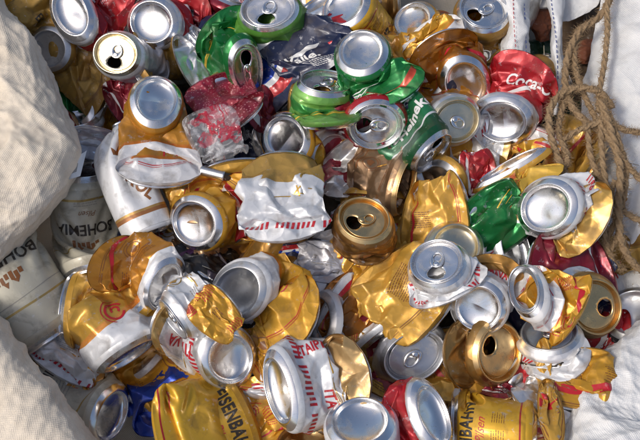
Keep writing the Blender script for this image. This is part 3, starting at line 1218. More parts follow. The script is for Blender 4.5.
def run_bags():
    global ORG
    white = fabric_mat('woven_sack_white', (0.92, 0.82, 0.68), 0.40, trans=0.15)
    blue = fabric_mat('woven_sack_cool', (0.84, 0.85, 0.86), 0.22, trans=0.12)
    dark = fabric_mat('woven_sack_shaded', (0.22, 0.20, 0.17), 0.6, trans=0.05)  # white sack fabric darkened: the shade below the cans is painted in
    # ---- the sack the cans lie in
    ORG = at(0, 300, -60)
    sk = link('woven_sack', None, None, ORG)
    tag(sk, 'white woven plastic sack heaped full of cans, folds along the left edge', 'sack')
    prof = [(6, -95), (3, -55), (-1, -22), (2, 2), (16, 18), (40, 24), (75, 20), (120, 6), (190, -30)]
    edge = [(-20, -40, 42), (2, 8, 44), (30, 34, 46), (50, 72, 50), (66, 112, 54), (76, 148, 56), (60, 190, 56), (38, 222, 54), (16, 244, 50), (-6, 268, 46), (-40, 296, 40)]
    dirs = [(-.8, .5), (-.85, .45), (-.9, .35), (-.97, .2), (-1, .0), (-1, -.1), (-.95, -.2), (-.85, -.35), (-.8, -.5), (-.8, -.5), (-.8, -.5)]
    sheet('side_fold', fold(edge, dirs, prof), white, sk, 190, 150, wr=13, wbase=0.03, seed=4, stretch=0.5)
    edge = [(-60, 270, 52), (-25, 300, 54), (2, 326, 56), (30, 360, 58), (60, 398, 58), (92, 438, 56), (125, 480, 52)]
    dirs = [(-.75, .6)] * 7
    sheet('side_fold', fold(edge, dirs, prof), white, sk, 130, 120, wr=8, wbase=0.03, seed=9, stretch=1.4)
    # lower right fold: rises to the right
    prof2 = [(-8, -90), (-6, -50), (-2, -18), (6, 2), (24, 14), (50, 20), (90, 24), (150, 18)]
    edge = [(700, 262, 10), (660, 300, 12), (618, 342, 16), (588, 372, 22), (572, 402, 28), (560, 440, 32), (548, 490, 34)]
    dirs = [(.5, .86), (.55, .8), (.65, .75), (.8, .6), (.95, .3), (1, .1), (1, 0)]
    sheet('side_fold', fold(edge, dirs, prof2), blue, sk, 170, 150, wr=12, wbase=0.03, seed=15)
    # lining under everything, its shade put into the dark colour
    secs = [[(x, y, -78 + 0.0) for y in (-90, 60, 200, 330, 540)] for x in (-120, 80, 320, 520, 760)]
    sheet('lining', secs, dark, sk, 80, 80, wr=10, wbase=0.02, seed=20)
    # small sewn-in tag at the left fold
    P = [at(70, 162, 52), at(86, 150, 50), at(80, 176, 48), at(68, 180, 50)]
    Vt = [P[3], P[0], P[1], P[2]]
    g = []
    for i in range(9):
        for j in range(9):
            a, b_ = i / 8, j / 8
            p = (1 - a) * ((1 - b_) * Vt[0] + b_ * Vt[1]) + a * ((1 - b_) * Vt[3] + b_ * Vt[2])
            g.append(p + cam_n * (2.2 * math.sin(a * 5) * (0.5 + b_)))
    Fg = [(i * 9 + j, (i + 1) * 9 + j, (i + 1) * 9 + j + 1, i * 9 + j + 1) for i in range(8) for j in range(8)]
    t = mesh_obj('sewn_tag', g, Fg, M['ink_white'], sk, ORG)
    g2 = [p + cam_n * 0.4 for k, p in enumerate(g) if 2 <= k // 9 <= 5 and 2 <= k % 9 <= 5]
    F2 = [(i * 4 + j, (i + 1) * 4 + j, (i + 1) * 4 + j + 1, i * 4 + j + 1) for i in range(3) for j in range(3)]
    tt = mesh_obj('dark_square', g2, F2, M['ink_grey'], t, (0, 0, 0)); tt.data.transform(Matrix.Translation(-Vector(ORG * MM)))

    # ---- the second sack at the upper right
    ORG = at(620, 120, -30)
    s2 = link('woven_sack', None, None, ORG)
    tag(s2, 'bluish white woven sack behind the jute rope, open at its stitched seam', 'sack')
    secs = [[(604, -60, 34), (640, -60, 44), (700, -60, 50), (780, -60, 50)],
            [(600, 5, 20), (625, 5, 34), (680, 5, 44), (770, 5, 46)],
            [(590, 45, 8), (615, 45, 26), (670, 45, 38), (770, 45, 42)],
            [(584, 85, -2), (608, 85, 18), (660, 85, 30), (770, 85, 38)],
            [(580, 130, -12), (606, 130, 10), (655, 130, 20), (770, 130, 30)],
            [(590, 180, -28), (612, 180, -6), (655, 180, 8), (770, 180, 20)],
            [(600, 230, -40), (622, 230, -24), (655, 230, -10), (770, 230, 10)],
            [(600, 290, -46), (622, 290, -34), (655, 290, -22), (770, 290, 0)],
            [(600, 350, -50), (622, 350, -42), (655, 350, -34), (770, 350, -10)]]
    sheet('wall', secs, blue, s2, 150, 120, wr=12, wbase=0.022, seed=31, stretch=1.0)
    # seams and strips hanging over the opening
    def strip(name, pts, wdt, par, mt, seed, wr=1.6, bulge=6):
        secs = []
        for (x, y, h), w_ in zip(pts, wdt):
            secs.append([(x, y, h - 14), (x + 1, y, h - 3), (x + w_ * .3, y, h + bulge), (x + w_ * .7, y, h + bulge), (x + w_ - 1, y, h - 2), (x + w_, y, h - 14)])
        return sheet(name, secs, mt, par, 80, 40, wr=wr, wbase=0.08, seed=seed, stretch=0.6)
    strip('hem', [(499, -40, 34), (499, 0, 30), (506, 26, 26), (502, 50, 22), (512, 80, 14), (513, 110, 0)], [28, 30, 24, 27, 18, 14], s2, blue, 3, 5.0, 8)
    strip('hem', [(547, -40, 34), (546, 0, 28), (552, 26, 24), (550, 52, 20), (555, 80, 12), (551, 115, 2)], [17, 18, 11, 13, 8, 7], s2, blue, 5, 3.5, 5)
    secs = [[(556, -40, 10), (575, -40, 12), (600, -40, 14)], [(558, 0, 4), (578, 0, 6), (600, 0, 10)], [(562, 22, 0), (572, 20, 2), (588, 12, 4)]]
    sheet('wall_flap', secs, blue, s2, 50, 50, wr=4, wbase=0.05, seed=7)
    secs = [[(505, -30, -6), (530, -30, -6), (556, -30, -6)], [(508, 2, -10), (530, 3, -8), (552, 3, -8)], [(520, 8, -16), (532, 9, -14), (546, 9, -14)]]
    sheet('wall_flap', secs, blue, s2, 50, 50, wr=3, wbase=0.05, seed=8)
    # stitching
    def stitches(pts, mt, par, l=3.2, gap=2.6, r=0.45):
        P = cr_line([at(*p) for p in pts], 400)
        s = np.concatenate([[0], np.cumsum(np.linalg.norm(np.diff(P, axis=0), axis=1))])
        V, F = [], []
        x = 0.0
        while x < s[-1] - l:
            q = [np.array([np.interp(x + l * f, s, P[:, k]) for k in range(3)]) + cam_n * (0.5 * math.sin(f * math.pi)) for f in (0, .33, .66, 1)]
            v, f = tube(q, r, 6, 1, 0, 0)
            b = len(V); V += list(v); F += [tuple(i + b for i in ff) for ff in f]
            x += l + gap
        mesh_obj('stitching', V, F, mt, par, ORG)
    stitches([(513, -20, 43), (513, 0, 40), (515, 40, 37), (520, 80, 25)], M['ink_red'], s2)
    stitches([(523, -20, 38), (524, 0, 34), (526, 40, 29), (526, 76, 18)], M['ink_blue'], s2)
    stitches([(550, -20, 38), (551, 0, 34), (556, 40, 30), (558, 80, 18)], M['ink_blue'], s2)
    stitches([(590, 158, 22), (615, 160, 26), (650, 168, 30)], M['ink_grey'], s2, 6, 1.0, .5)
    # ---- things seen in the opening between the sacks
    dkg = ink_mat('green_scrap_film', (0.015, 0.05, 0.02), 0, .5)
    org = ink_mat('orange_scrap_film', (0.17, 0.05, 0.02), 0, .7)
    brn = ink_mat('dark_brown', (0.09, 0.055, 0.03), 0, .7)
    def scrap(name, label, cat, secs, mt, seed, wr=8):
        global ORG
        ORG = at(*secs[len(secs) // 2][0])
        o, G = sheet(name, secs, mt, None, 60, 50, wr=wr, wbase=0.06, seed=seed)
        tag(o, label, cat)
        return o
    scrap('plastic_scrap', 'dark green crumpled film in the gap between the two sacks', 'plastic film', [[(520, 40, -44), (545, 40, -40), (575, 40, -44)], [(520, 80, -40), (545, 80, -30), (580, 80, -40)], [(520, 130, -50), (545, 130, -44), (580, 130, -50)]], dkg, 2, 14)
    scrap('plastic_scrap', 'orange red film near the top of the gap beside the stitched hem', 'plastic film', [[(528, 10, -22), (540, 8, -18), (552, 10, -22)], [(530, 25, -18), (541, 25, -10), (551, 24, -18)], [(536, 40, -26), (542, 42, -22), (550, 40, -26)]], org, 3, 6)
    scrap('plastic_scrap', 'orange scrap showing through the rope loops', 'plastic film', [[(576, 42, -20), (585, 38, -16), (596, 38, -22)], [(576, 52, -14), (586, 52, -8), (596, 50, -14)], [(579, 64, -24), (586, 64, -18), (594, 62, -24)]], org, 4, 6)
    scrap('brown_sheet', 'dark brown sheet in the gap behind the rope', 'backing', [[(556, 0, -34), (590, -5, -30), (612, 0, -34)], [(556, 50, -34), (585, 50, -30), (605, 50, -34)], [(556, 100, -40), (580, 100, -36), (600, 100, -40)]], brn, 5, 9)  # plain dark brown sheet across the back of the gap
    # pale straws
    rng = random.Random(5)
    str_m = ink_mat('dry_straw', (0.45, 0.40, 0.30), 0, .7)
    for k in range(7):
        x, y = rng.uniform(526, 560), rng.uniform(50, 100)
        a = rng.uniform(0, 3.1); l = rng.uniform(10, 22)
        P = cr_line([at(x - l * math.cos(a), y - l * math.sin(a), -2), at(x + 2, y - 1, 4), at(x + l * math.cos(a), y + l * math.sin(a), -4)], 14)
        V, F = tube(P, .5, 6, 1, 0, 0)
        o = mesh_obj('straw', V, F, str_m, None, P[0]); tag(o, 'thin dry straw lying across the dark green film in the gap', 'straw', 'straws on the green film')
    # ---- jute rope
    jm = rope_mat()
    ORG = at(595, 110, 10)
    rp = link('jute_rope', None, None, ORG)
    tag(rp, 'frayed brown jute rope knotted and hanging over the cans at the upper right', 'rope')
    strands = [
        [(612, -20, 52), (602, 5, 48), (600, 30, 46), (596, 60, 42), (591, 88, 40), (590, 112, 38)],
        [(606, -10, 44), (592, 16, 44), (574, 30, 40), (564, 52, 36), (562, 80, 34), (569, 104, 36), (585, 122, 38), (602, 132, 36)],
        [(579, 28, 30), (573, 50, 34), (574, 74, 36), (581, 98, 34), (590, 120, 36)],
        [(604, 108, 44), (590, 92, 46), (568, 88, 44), (548, 98, 40), (541, 118, 38), (548, 146, 36), (560, 172, 36), (574, 194, 26)],
        [(566, 92, 36), (560, 112, 34), (558, 134, 34), (566, 158, 38), (556, 178, 20)],
        [(596, 100, 50), (604, 132, 52), (611, 168, 48), (610, 206, 36), (616, 244, 18), (634, 268, 4), (660, 280, -4)],
        [(600, 112, 46), (612, 140, 48), (622, 170, 40), (620, 206, 26), (606, 240, 12), (600, 262, 2)],
        [(560, 142, 34), (578, 130, 44), (604, 122, 50), (624, 130, 46), (650, 134, 44)],
        [(590, 118, 48), (608, 150, 50), (628, 176, 40), (650, 196, 34)],
        [(598, 98, 46), (594, 124, 50), (598, 160, 46), (606, 200, 34), (604, 236, 16), (612, 262, 4), (622, 270, -2)],
        [(586, 122, 44), (590, 160, 40), (604, 190, 34), (622, 214, 22), (648, 226, 16)],
        [(606, 180, 42), (600, 204, 34), (612, 226, 22), (604, 250, 8), (590, 250, 4)],
    ]
    rr = np.random.RandomState(3)
    for i, st in enumerate(strands):
        P = cr_line([at(q[0] + 5 + 4 * math.sin(i * 2.1 + q[1] * .02), q[1], q[2]) for q in st], 40 + 26 * len(st))
        rad = 3.2 if i in (1, 3, 5) else 2.6
        P = P + 0.12 * rr.randn(*P.shape)
        V, F = tube(P, rad, 18, 3, 1.0, 0.26, 0.03, i)
        V = list(V); F = list(F)
        # loose fibres sticking out
        d = np.gradient(P, axis=0); d /= np.linalg.norm(d, axis=1, keepdims=True)
        for k in range(len(P) * 5):
            j = rr.randint(1, len(P) - 1)
            o_ = rr.randn(3); o_ -= d[j] * o_.dot(d[j]); o_ /= np.linalg.norm(o_)
            b0 = P[j] + o_ * rad * 0.9
            w = d[j] * rr.uniform(-1, 1) + o_ * rr.uniform(0.2, 1.1) + rr.randn(3) * 0.3
            w /= np.linalg.norm(w)
            l = rr.uniform(2, 8)
            side = np.cross(w, cam_n); side /= np.linalg.norm(side) + 1e-9
            m1 = b0 + w * l * .5 + rr.randn(3) * .5
            e = b0 + w * l + rr.randn(3) * 1.2
            b = len(V)
            V += [b0 - side * .14, b0 + side * .14, m1 + side * .11, m1 - side * .11, e]
            F += [(b, b + 1, b + 2, b + 3), (b + 3, b + 2, b + 4)]
        mesh_obj('strand', V, F, jm, rp, ORG)
    # ---- clear plastic bag with red print
    pm, nt, b = new_mat('clear_plastic_film')
    vec, oi = obj_coords(nt)
    n1 = noise(nt, vec, 28, 4, .6, 1.0)
    r = ramp(nt, n1, [(0, (0.8, .8, .82)), (0.54, (0.8, .8, .82)), (0.56, (0.50, 0.03, 0.06)), (0.62, (0.50, 0.03, 0.06)), (0.64, (0.8, .8, .8))], 'CONSTANT')
    nt.links.new(r.outputs[0], b.inputs['Base Color'])
    b.inputs['Roughness'].default_value = 0.12
    al = ramp(nt, n1, [(0, (.10,) * 3), (0.54, (.10,) * 3), (0.56, (.55,) * 3), (0.62, (.55,) * 3), (0.64, (.10,) * 3)], 'CONSTANT')
    sn = ramp(nt, noise(nt, vec, 40, 4, .6, 3.0), [(0, (0, 0, 0)), (.5, (0, 0, 0)), (.7, (1, 1, 1))], 'LINEAR')
    nt.links.new(math_(nt, 'MULTIPLY_ADD', sn.outputs[0], 0.45, al.outputs[0], clamp=True), b.inputs['Alpha'])
    nt.links.new(bump(nt, noise(nt, vec, 50, 3, .5, 1.5), .7, .004), b.inputs['Normal'])
    o = at(206, 112, 56); oB = at(222, 158, 44)
    n_ = (o - oB) / np.linalg.norm(o - oB)
    frA = frame_from_normal(o, n_, 0)
    P = crush((o, *frA), (oB, frA[0], frA[1], -n_), 78, 6, 15, None, 12, (.7, 0, 0, 0, .8), (.6, 0, 0, 0, .6), amp=2.4, S=.72, facet=.5)
    splat(P)
    Q = upsample(P, 2); Qs = np.concatenate([Q, Q[:, :1]], 1)
    nr, n1_ = Qs.shape[:2]
    I = (np.arange(nr - 1)[:, None] * n1_ + np.arange(n1_ - 1)[None]).ravel()
    F = np.stack([I, I + n1_, I + n1_ + 1, I + 1], 1)
    pb = mesh_obj('plastic_bag', Qs.reshape(-1, 3) , F, pm, None, o)
    tag(pb, 'crumpled clear plastic bag with red print beside the large crushed gold can', 'plastic bag')
    # ---- little metal tube
    a0, a1 = at(200, 170, 38), at(231, 178, 34)
    ax = (a1 - a0); L_ = np.linalg.norm(ax); ax /= L_
    fr = frame_from_normal(a0, ax, 0)
    V, F = lathe([(0.1, 0), (3.6, 0.2), (4.4, 1), (4.5, L_ * .70), (4.9, L_ * .72), (4.9, L_ * .78), (4.2, L_ * .8), (4.2, L_ * .96), (3.4, L_), (0.1, L_ + .3)], 28)
    V = np.array(V)
    mi = [0 if k // 28 < 5 else 1 for k in range(len(F))]
    ob = mesh_obj('small_tube', a0 + V[:, 0:1] * fr[0] + V[:, 1:2] * fr[1] + V[:, 2:3] * fr[2], F, [M['alu_dull'], M['ink_black']], None, a0, matidx=mi)
    tag(ob, 'small silver tube with a dark cap lying below the clear plastic bag', 'tube')
    # ---- ground below
    gm, nt, b = new_mat('packed_earth')
    vec, oi = obj_coords(nt)
    c = mixc(nt, noise(nt, vec, 6, 6, .6), (0.10, 0.075, 0.05), (0.22, 0.17, 0.12)); nt.links.new(c, b.inputs['Base Color']); b.inputs['Roughness'].default_value = .9
    nt.links.new(bump(nt, noise(nt, vec, 40, 5), .6, .01), b.inputs['Normal'])
    g = mesh_obj('ground', [(-6000, -6000, -125), (6000, -6000, -125), (6000, 6000, -125), (-6000, 6000, -125)], [(0, 1, 2, 3)], gm)
    tag(g, None, None, kind='structure')
# ------------------------------------------------------------------ the marks printed on the cans
def T(s, size, **k): return text_shape(s, size, **k)


def d_eisen(u0=0, seed=1, v=0.72):
    return [('brand_lettering', T('EISENBAHN', 17, bold=0.6, xs=0.68, spacing=1.08), 'ink_black', u0, v, 0),
            ('script_lettering', T('Pilsen', 11, shear=0.45, xs=0.9), 'ink_red', u0 + 10, v - 0.17, 0),
            ('small_print', merge_shapes([(lines_shape(16, 7, 2.0, 0.5, seed), -20, 0, 0), (lines_shape(12, 6, 2.0, 0.5, seed + 1), 2, 0, 0), (lines_shape(12, 6, 2.0, 0.5, seed + 2), 20, 0, 0)]), 'ink_brown', u0, v - 0.38, 0)]


def d_skol(u0=0, v=0.30, seed=1):
    sw = merge_shapes([(ring_shape(8, 10.6, 26, 20, 330), 0, 0, 0), (ring_shape(2.6, 5.0, 18, -60, 200), 1, 1, 0), (ring_shape(13, 14, 30, 60, 250), 0, 0, 0)])
    return [('red_emblem', sw, 'ink_red', u0, v, 0)]


def d_bar(u0=0, v=0.55, seed=1, mat='ink_brown', rot=0):
    return [('barcode', merge_shapes([(barcode_shape(22, 11, seed), 0, 0, 0), (lines_shape(26, 5, 1.9, 0.5, seed), 0, -13, 0)]), mat, u0, v, rot)]


def d_print(u0=0, v=0.5, seed=1, mat='ink_brown', rows=9, w=28, rot=0):
    return [('small_print', lines_shape(w, rows, 2.1, 0.75, seed, 0.08), mat, u0, v, rot)]


def building():
    parts = []
    for k in range(6):
        w = 4.2 - 0.2 * k
        parts.append((rect_shape(w, 5 + 3 * ((k * 7) % 3) / 2), -13 + 5.0 * k, ((k * 5) % 3) * 1.0, 0))
    parts.append((poly_shape([(-4, 0), (0, 4), (4, 0)]), -6, 5, 0))
    parts.append((poly_shape([(-3, 0), (0, 5), (3, 0)]), 5, 5, 0))
    return merge_shapes(parts)


def d_boh(u0=0, v=0.56):
    return [('brand_lettering', T('BOHEMIA', 15.5, bold=0.35, xs=0.98), 'ink_black', u0, v, 0),
            ('town_emblem', building(), 'ink_brown', u0, v - 0.17, 0),
            ('script_lettering', T('Pilsen', 8, shear=0.4), 'ink_brown', u0 - 6, v + 0.13, 0),
            ('small_print', lines_shape(30, 2, 2.6, 0.7, 4), 'ink_grey', u0, v + 0.22, 0)]


def d_ita(u0=0, v=0.5, s=15):
    return [('brand_lettering', T('ITAIPAVA', s, bold=0.45, xs=0.72, shear=0.12), 'ink_red', u0, v, 0)]


def d_itab(u0=0, v=0.5, s=15):
    return d_ita(u0, v, s) + [('red_border', merge_shapes([(poly_shape([(0, 0), (2.2, 0), (4.0, 6), (1.8, 6)]), -46 + 4.2 * k, 0, 0) for k in range(22)]), 'ink_red', u0 + 90, v, 0)]


def wave_band(h, amp, ph, x0=-95, x1=95, n=34):
    V, F = [], []
    for k in range(n + 1):
        x = x0 + (x1 - x0) * k / n
        y = amp * math.sin(x / 20.0 + ph)
        w = h * (0.35 + 0.65 * abs(math.sin(x / 34.0 + ph)))
        V += [(x, y - w / 2), (x, y + w / 2)]
    for k in range(n): F.append((2 * k, 2 * k + 2, 2 * k + 3, 2 * k + 1))
    return V, F


def crest():
    """a plain heraldic-looking outline with bars, as beer labels carry"""
    return merge_shapes([(ring_shape(7.6, 8.6, 24), 0, 0, 0), (poly_shape([(-4, 3), (4, 3), (4, -1), (0, -5), (-4, -1)]), 0, 0, 0),
                         (wave_band(2.4, 1.0, 0.3, -15, 15, 10), 0, -12, 0), (ring_shape(10.2, 10.8, 26, 20, 160), 0, 0, 0), (rect_shape(20, .7), 0, -16, 0), (rect_shape(14, .7), 0, 13.5, 0)])


def auto_marks(design, seed, has):
    """the rest of the print round a can: crests, fine print, bar codes, bands; never readable"""
    r = random.Random(seed * 13 + 5)
    o = r.uniform(-20, 20)
    out = []
    if design in ('skol', 'skol2', 'skoltop', 'gold', 'goldflat', 'orange', 'orangefull', 'oldgold', 'goldred', 'bronze'):
        if design == 'bronze' or design == 'oldgold':
            m1 = 'ink_brown'
        else: m1 = r.choice(['ink_brown', 'ink_red', 'ink_brown'])
        L1 = [(lines_shape(24, 9, 2.1, .7, seed, .1), 82, 4, 0), (barcode_shape(18, 9, seed), 82, -13, 0), (lines_shape(20, 7, 2.1, .7, seed + 3, .2), -84, 2, 0), (rect_shape(207, .8), 0, 27, 0), (rect_shape(207, .5), 0, 29, 0)]
        if not has: L1 += [(crest(), r.uniform(-8, 8), 2, r.uniform(-4, 4)), (lines_shape(26, 3, 2.4, .8, seed + 9, .2), 0, -18, 0), (lines_shape(16, 10, 2.1, .7, seed + 5, .1), 36, 0, 0), (lines_shape(14, 8, 2.1, .7, seed + 6, .2), -36, -2, 0)]
        out.append(('printed_marks', merge_shapes(L1), m1, o, .5, 0))
        if design in ('skol', 'skol2', 'skoltop', 'orange', 'orangefull', 'gold') and r.random() < .7:
            out.append(('red_ribbon', wave_band(r.uniform(3, 7), r.uniform(3, 6), r.uniform(0, 6)), r.choice(['ink_red', 'ink_red', 'ink_white']), o + 40, r.choice([.22, .78, .7]), 0))
    elif design in ('white', 'itaipava', 'itagold', 'greywhite', 'brownwhite', 'whitegold'):
        L1 = [(lines_shape(22, 8, 2.2, .7, seed, .1), 70, 2, 0), (barcode_shape(16, 10, seed), 70, -14, 0), (lines_shape(22, 5, 2.2, .7, seed + 1, .1), -70, 4, 0)]
        if not has: L1 += [(lines_shape(24, 4, 2.4, .8, seed + 2, .1), 0, 6, 0)]
        out.append(('printed_marks', merge_shapes(L1), 'ink_grey', o, .45, 0))
        if design in ('white', 'itaipava', 'itagold') and r.random() < .75:
            out.append(('red_border', merge_shapes([(poly_shape([(0, 0), (2.6, 0), (4.6, 8), (2.0, 8)]), -100 + 4.9 * k, r.uniform(-.3, .3), 0) for k in range(41) if k % 9]), 'ink_red', o, .12 if design == 'itagold' else r.choice([.12, .80]), 0))
            out.append(('gold_lines', merge_shapes([(rect_shape(207, 1.0), 0, 0, 0), (crest(), 30, 14, 0), (crest(), -60, 14, 0)]), 'ink_gold', o, .5, 0))
    elif design in ('cola', 'crimson', 'pink'):
        out.append(('white_ribbon', wave_band(5, 7, r.uniform(0, 6)), 'ink_white', o + 60, .3, 0))
        out.append(('printed_marks', merge_shapes([(lines_shape(20, 8, 2.2, .7, seed, .1), 60, 0, 0), (lines_shape(16, 8, 2.2, .7, seed, .1), -50, 6, 0), (barcode_shape(16, 10, seed), 60, 18, 0)]), 'ink_white', o, .5, 0))
    elif design in ('green', 'guarana', 'lime'):
        out.append(('pale_swirl', merge_shapes([(wave_band(2.0, 6, 1.0), 0, -10, 0), (wave_band(1.2, 6, 1.3), 0, -6, 0), (lines_shape(20, 7, 2.2, .7, seed, .1), 60, 8, 0)]), 'ink_yellow' if design != 'guarana' else 'ink_white', o, .5, 0))
    elif design == 'bohemia':
        out.append(('printed_marks', merge_shapes([(lines_shape(24, 10, 2.4, .8, seed, .1), 78, 0, 0), (crest(), -78, 4, 0), (wave_band(.8, 1.5, 0), 0, 21, 0)]), 'ink_grey', o, .5, 0))
    return out


ALLC = []
def run_cans():
    c = queue
    # ---- top row
    c('cola', 'b', (70, 12), 150, 58, 22, B=(122, 8, -5), L=93, press=14, sqA=(0.78, 60), dentb=2,
      label='crushed red can at the top left, tilted oval base beside the gold printed can')
    c('cola', 'b', (151, 22), 165, 62, 32, B=(192, 10, -25), sqA=(0.93, 90), dents=6, decals=[('white_stripe', rect_shape(6, 60), 'ink_white', 40, .5, 8)],
      label='red can with a round silver base above the gold can lying on its side')
    c('greywhite', 'l', (115, 53), 152, 62, 34, S=.88, B=(150, 72, -40), tr=10, dents=3, styleA='pale',
      label='dirty silver can with open pale lid and pull tab near the upper left')
    c('oldgold', 'b', (47, 49), 175, 54, 12, B=(104, 90, 2), S=.9, press=12, dents=7, styleA='dull', decals=d_print(0, .45, 3),
      label='flattened gold can behind the pale lid can, dull base at its left end')
    c('oldgold', 'b', (187, 52), 0, 8, 6, B=(140, 84, -5), dents=2, L=93, styleA='dull', label='undented gold can lying on its side right of the open pale lid can')
    c('skoltop', 'b', (156, 98), 85, 52, 52, B=(160, 176, 32), L=93, press=15, dents=8, sqA=(0.86, 90, 0.12), dentb=3, seed=38,
      decals=[('label_box', rect_shape(20, 22), 'ink_yellow', 0, .42, 0), ('small_print', lines_shape(18, 9, 2.1, .6, 3, .05), 'ink_grey', 0, .43, 0)] + d_skol(52, .5) + [('script_lettering', T('Skol', 14, bold=.3, shear=.3), 'ink_red', -38, .62, 0)],
      label='large crushed gold can with dented round base up, left of the clear plastic bag')
    c('whitegold', 'b', (151, 236), -66, 4, 22, B=(119, 108, 14), L=165, S=.74, press=None, sqB=(0.6, 0, 0, 0, .42), dents=2, facet=.2, seed=45, amp=.6,
      decals=[('brand_lettering', T('SKOL', 20, bold=.5, xs=.8), 'ink_brown', 22, .36, -60), ('crown_emblem', poly_shape([(-7, -4), (-9, 5), (-3.5, 0), (0, 7), (3.5, 0), (9, 5), (7, -4)]), 'ink_brown', -5, .66, 0)],
      label='white cone shaped can pinched at the top with brown lettering down its side')
    c('bohemia', 'b', (88, 168), 90, 18, -4, B=(99, 284, -10), L=92, S=1.14,  dents=1, amp=.4, facet=.15, decals=[('brand_lettering', T('BOHEMIA', 16, bold=.35, xs=.98), 'ink_black', 0, .40, 0),
            ('town_emblem', building(), 'ink_brown', 4, .55, 0), ('script_lettering', T('Pilsen', 8, shear=0.4), 'ink_brown', -4, .24, 0), ('small_print', lines_shape(26, 2, 2.6, .7, 4), 'ink_grey', 0, .13, 0)],
      label='cream can with its brand name upside down, standing left of the white cone shaped can')
    c('bohemia', 'l', (54, 336), -52, -4, -6, B=(-6, 236, -2), L=92, S=1.14,  dents=1, amp=.4, facet=.15, decals=[('brand_lettering', T('BOHEMIA', 18, bold=.35, xs=.98), 'ink_black', 0, .34, 0),
            ('town_emblem', building(), 'ink_brown', 2, .50, 0)],
      label='cream can slanting out from under the upper left sack edge with tilted lettering')
    c('silver', 'b', (16, 345), 60, 45, -25, dents=3, styleA='dull', label='shaded can end peeping out above the lower left sack fold')
    c('bohemia', 'b', (113, 416), -18, 32, -18, B=None, L=100, dents=2, roll=-10, decals=[('brand_lettering', T('BOHEMIA', 13, bold=.3), 'ink_black', 25, .62, 180), ('small_print', lines_shape(30, 6, 3, .8, 7), 'ink_grey', 10, .42, 20)],
      label='cream can with shiny base beside the lower left sack fold')
    c('blue', 'l', (178, 415), -60, -20, -40, B=(140, 375, -28, 130, -20), press=16, dents=9, amp=1.4, label='shiny blue crumpled can deep in the shade at the lower left')
    c('skol2', 'b', (129, 357), -60, 14, 10, B=(66, 308, -6, 180, -20), L=93, dents=5, sqA=(.82, 30), sqB=(.7, 0), decals=d_skol(12, .36), seed=89, roll=0,
      pushes=[(84, 322, 16, 12)], label='orange gold can with red swirl and white foot, bent over above the blue can')
    c('orange', 'b', (166, 287), -50, 52, 22, B=(112, 262, 10), L=93, press=22, S=.86, dents=6, sqA=(.8, 40), styleA='silver', dentb=-3,
      label='orange gold crushed can with hollow white rimmed base left of the grey can end')
    c('bohemia', 'b', (160, 262), 60, 20, -8, dents=2, L=93, label='cream can mostly hidden behind the hollow white rimmed base')
    c('goldred', 'b', (193, 224), 200, 50, 30, B=(252, 205, 18), L=93, dents=4, roll=20, styleA='silver', press=26,
      label='gold can with red stripe and deep round silver base right of the white cone')
    c('goldred', 'l', (232, 170), 100, -10, 14, B=(243, 232, 10, -80, -30), L=80, press=9, dents=5, sqA=(.5, 0), sqB=(.6, 0),
      label='narrow flattened gold can with red and white wave, left of the big white crumpled can')
    c('reddot', 'b', (214, 82), 110, -20, 36, B=(246, 126, 30), L=88, S=.8, amp=1.5, press=12, dents=9, label='dark red dotted can crushed flat behind the clear plastic bag')
    c('black', 'b', (203, -12), 60, 10, -10, B=(196, 35, -60), L=90, dents=2, decals=[('white_patch', rect_shape(10, 24), 'ink_white', 0, .35, 0)],
      label='black can with a pale rectangle at the top edge')
    c('crimson', 'l', (232, -5), 70, 10, -8, B=(222, 45, -45), press=18, dents=5, label='dark crimson can between the black can and the grape drink can')
    # ---- grape drink, greens
    c('grape', 'l', (268, 8), 110, 58, 46, B=(330, 64, 42), L=93, press=12, dents=3, tr=60, seed=5, amp=.7,
      decals=[('brand_lettering', T('Valle.', 17, bold=.45, xs=.95), 'ink_white', -4, .36, -25), ('small_lettering', T('DEL', 5), 'ink_white', -16, .48, -25),
              ('grapes_emblem', merge_shapes([(ring_shape(0.1, 3.0, 12), (k % 4) * 4.6 - 8, (k // 4) * 4.2 - (k % 2) * 1.5, 0) for k in range(11)]), 'ink_purple', -20, .56, 0),
              ('leaf_emblem', poly_shape([(-6, 0), (0, 4), (7, 2), (2, -3)]), 'ink_green', 22, .66, 0),
              ('small_print', lines_shape(30, 5, 2.6, .8, 9), 'ink_white', 14, .12, -25)],
      label='dark blue, white and green grape juice can with open lid and big white lettering')
    c('cola', 'b', (318, 2), 120, 15, 10, B=(336, 45, 5, -70, -10), L=80, press=14, dents=6, roll=-20, decals=[('script_lettering', T('Coca', 20, bold=.3, shear=.35), 'ink_white', 0, .5, 80)],
      label='red strip of can with white script between grape can and the yellow lettered can')
    c('green', 'l', (249, 72), -38, 52, 34, B=(222, 30, 8, 120, 10), L=93, press=20, dents=7, sqA=(.66, 55, 0, .25), tr=40, label='green can squeezed so its open lid is pointed like a drop')
    c('navy', 'b', (215, 50), 200, 0, 0, B=(285, 95, -18), L=93, press=20, dents=6, label='dark blue and white can lying behind the drop shaped lid')
    c('eisen', 'b', (344, 5), 128, 45, 40, B=None, L=70, dents=1, roll=-12, amp=.6, decals=d_eisen(-2, 3, .60), label='yellow can with black and red lettering at the top edge, base up')
    c('lime', 'l', (327, 80), 80, 28, 52, B=(331, 126, 22), L=62, dents=3, amp=.8, tr=80, label='squat light green can with a narrow view of its lid, in the upper middle')
    c('guarana', 'b', (361, 50), 105, 48, 54, B=(390, 92, 30, -60, -35), L=93, press=17, dents=10, sqA=(.93, 90), amp=1.2,
      decals=[('script_lettering', T('Guarana', 9, shear=.3, bold=.1), 'ink_white', 30, .55, 20)], label='big crumpled green can with oval silver base, right of the squat light green can')
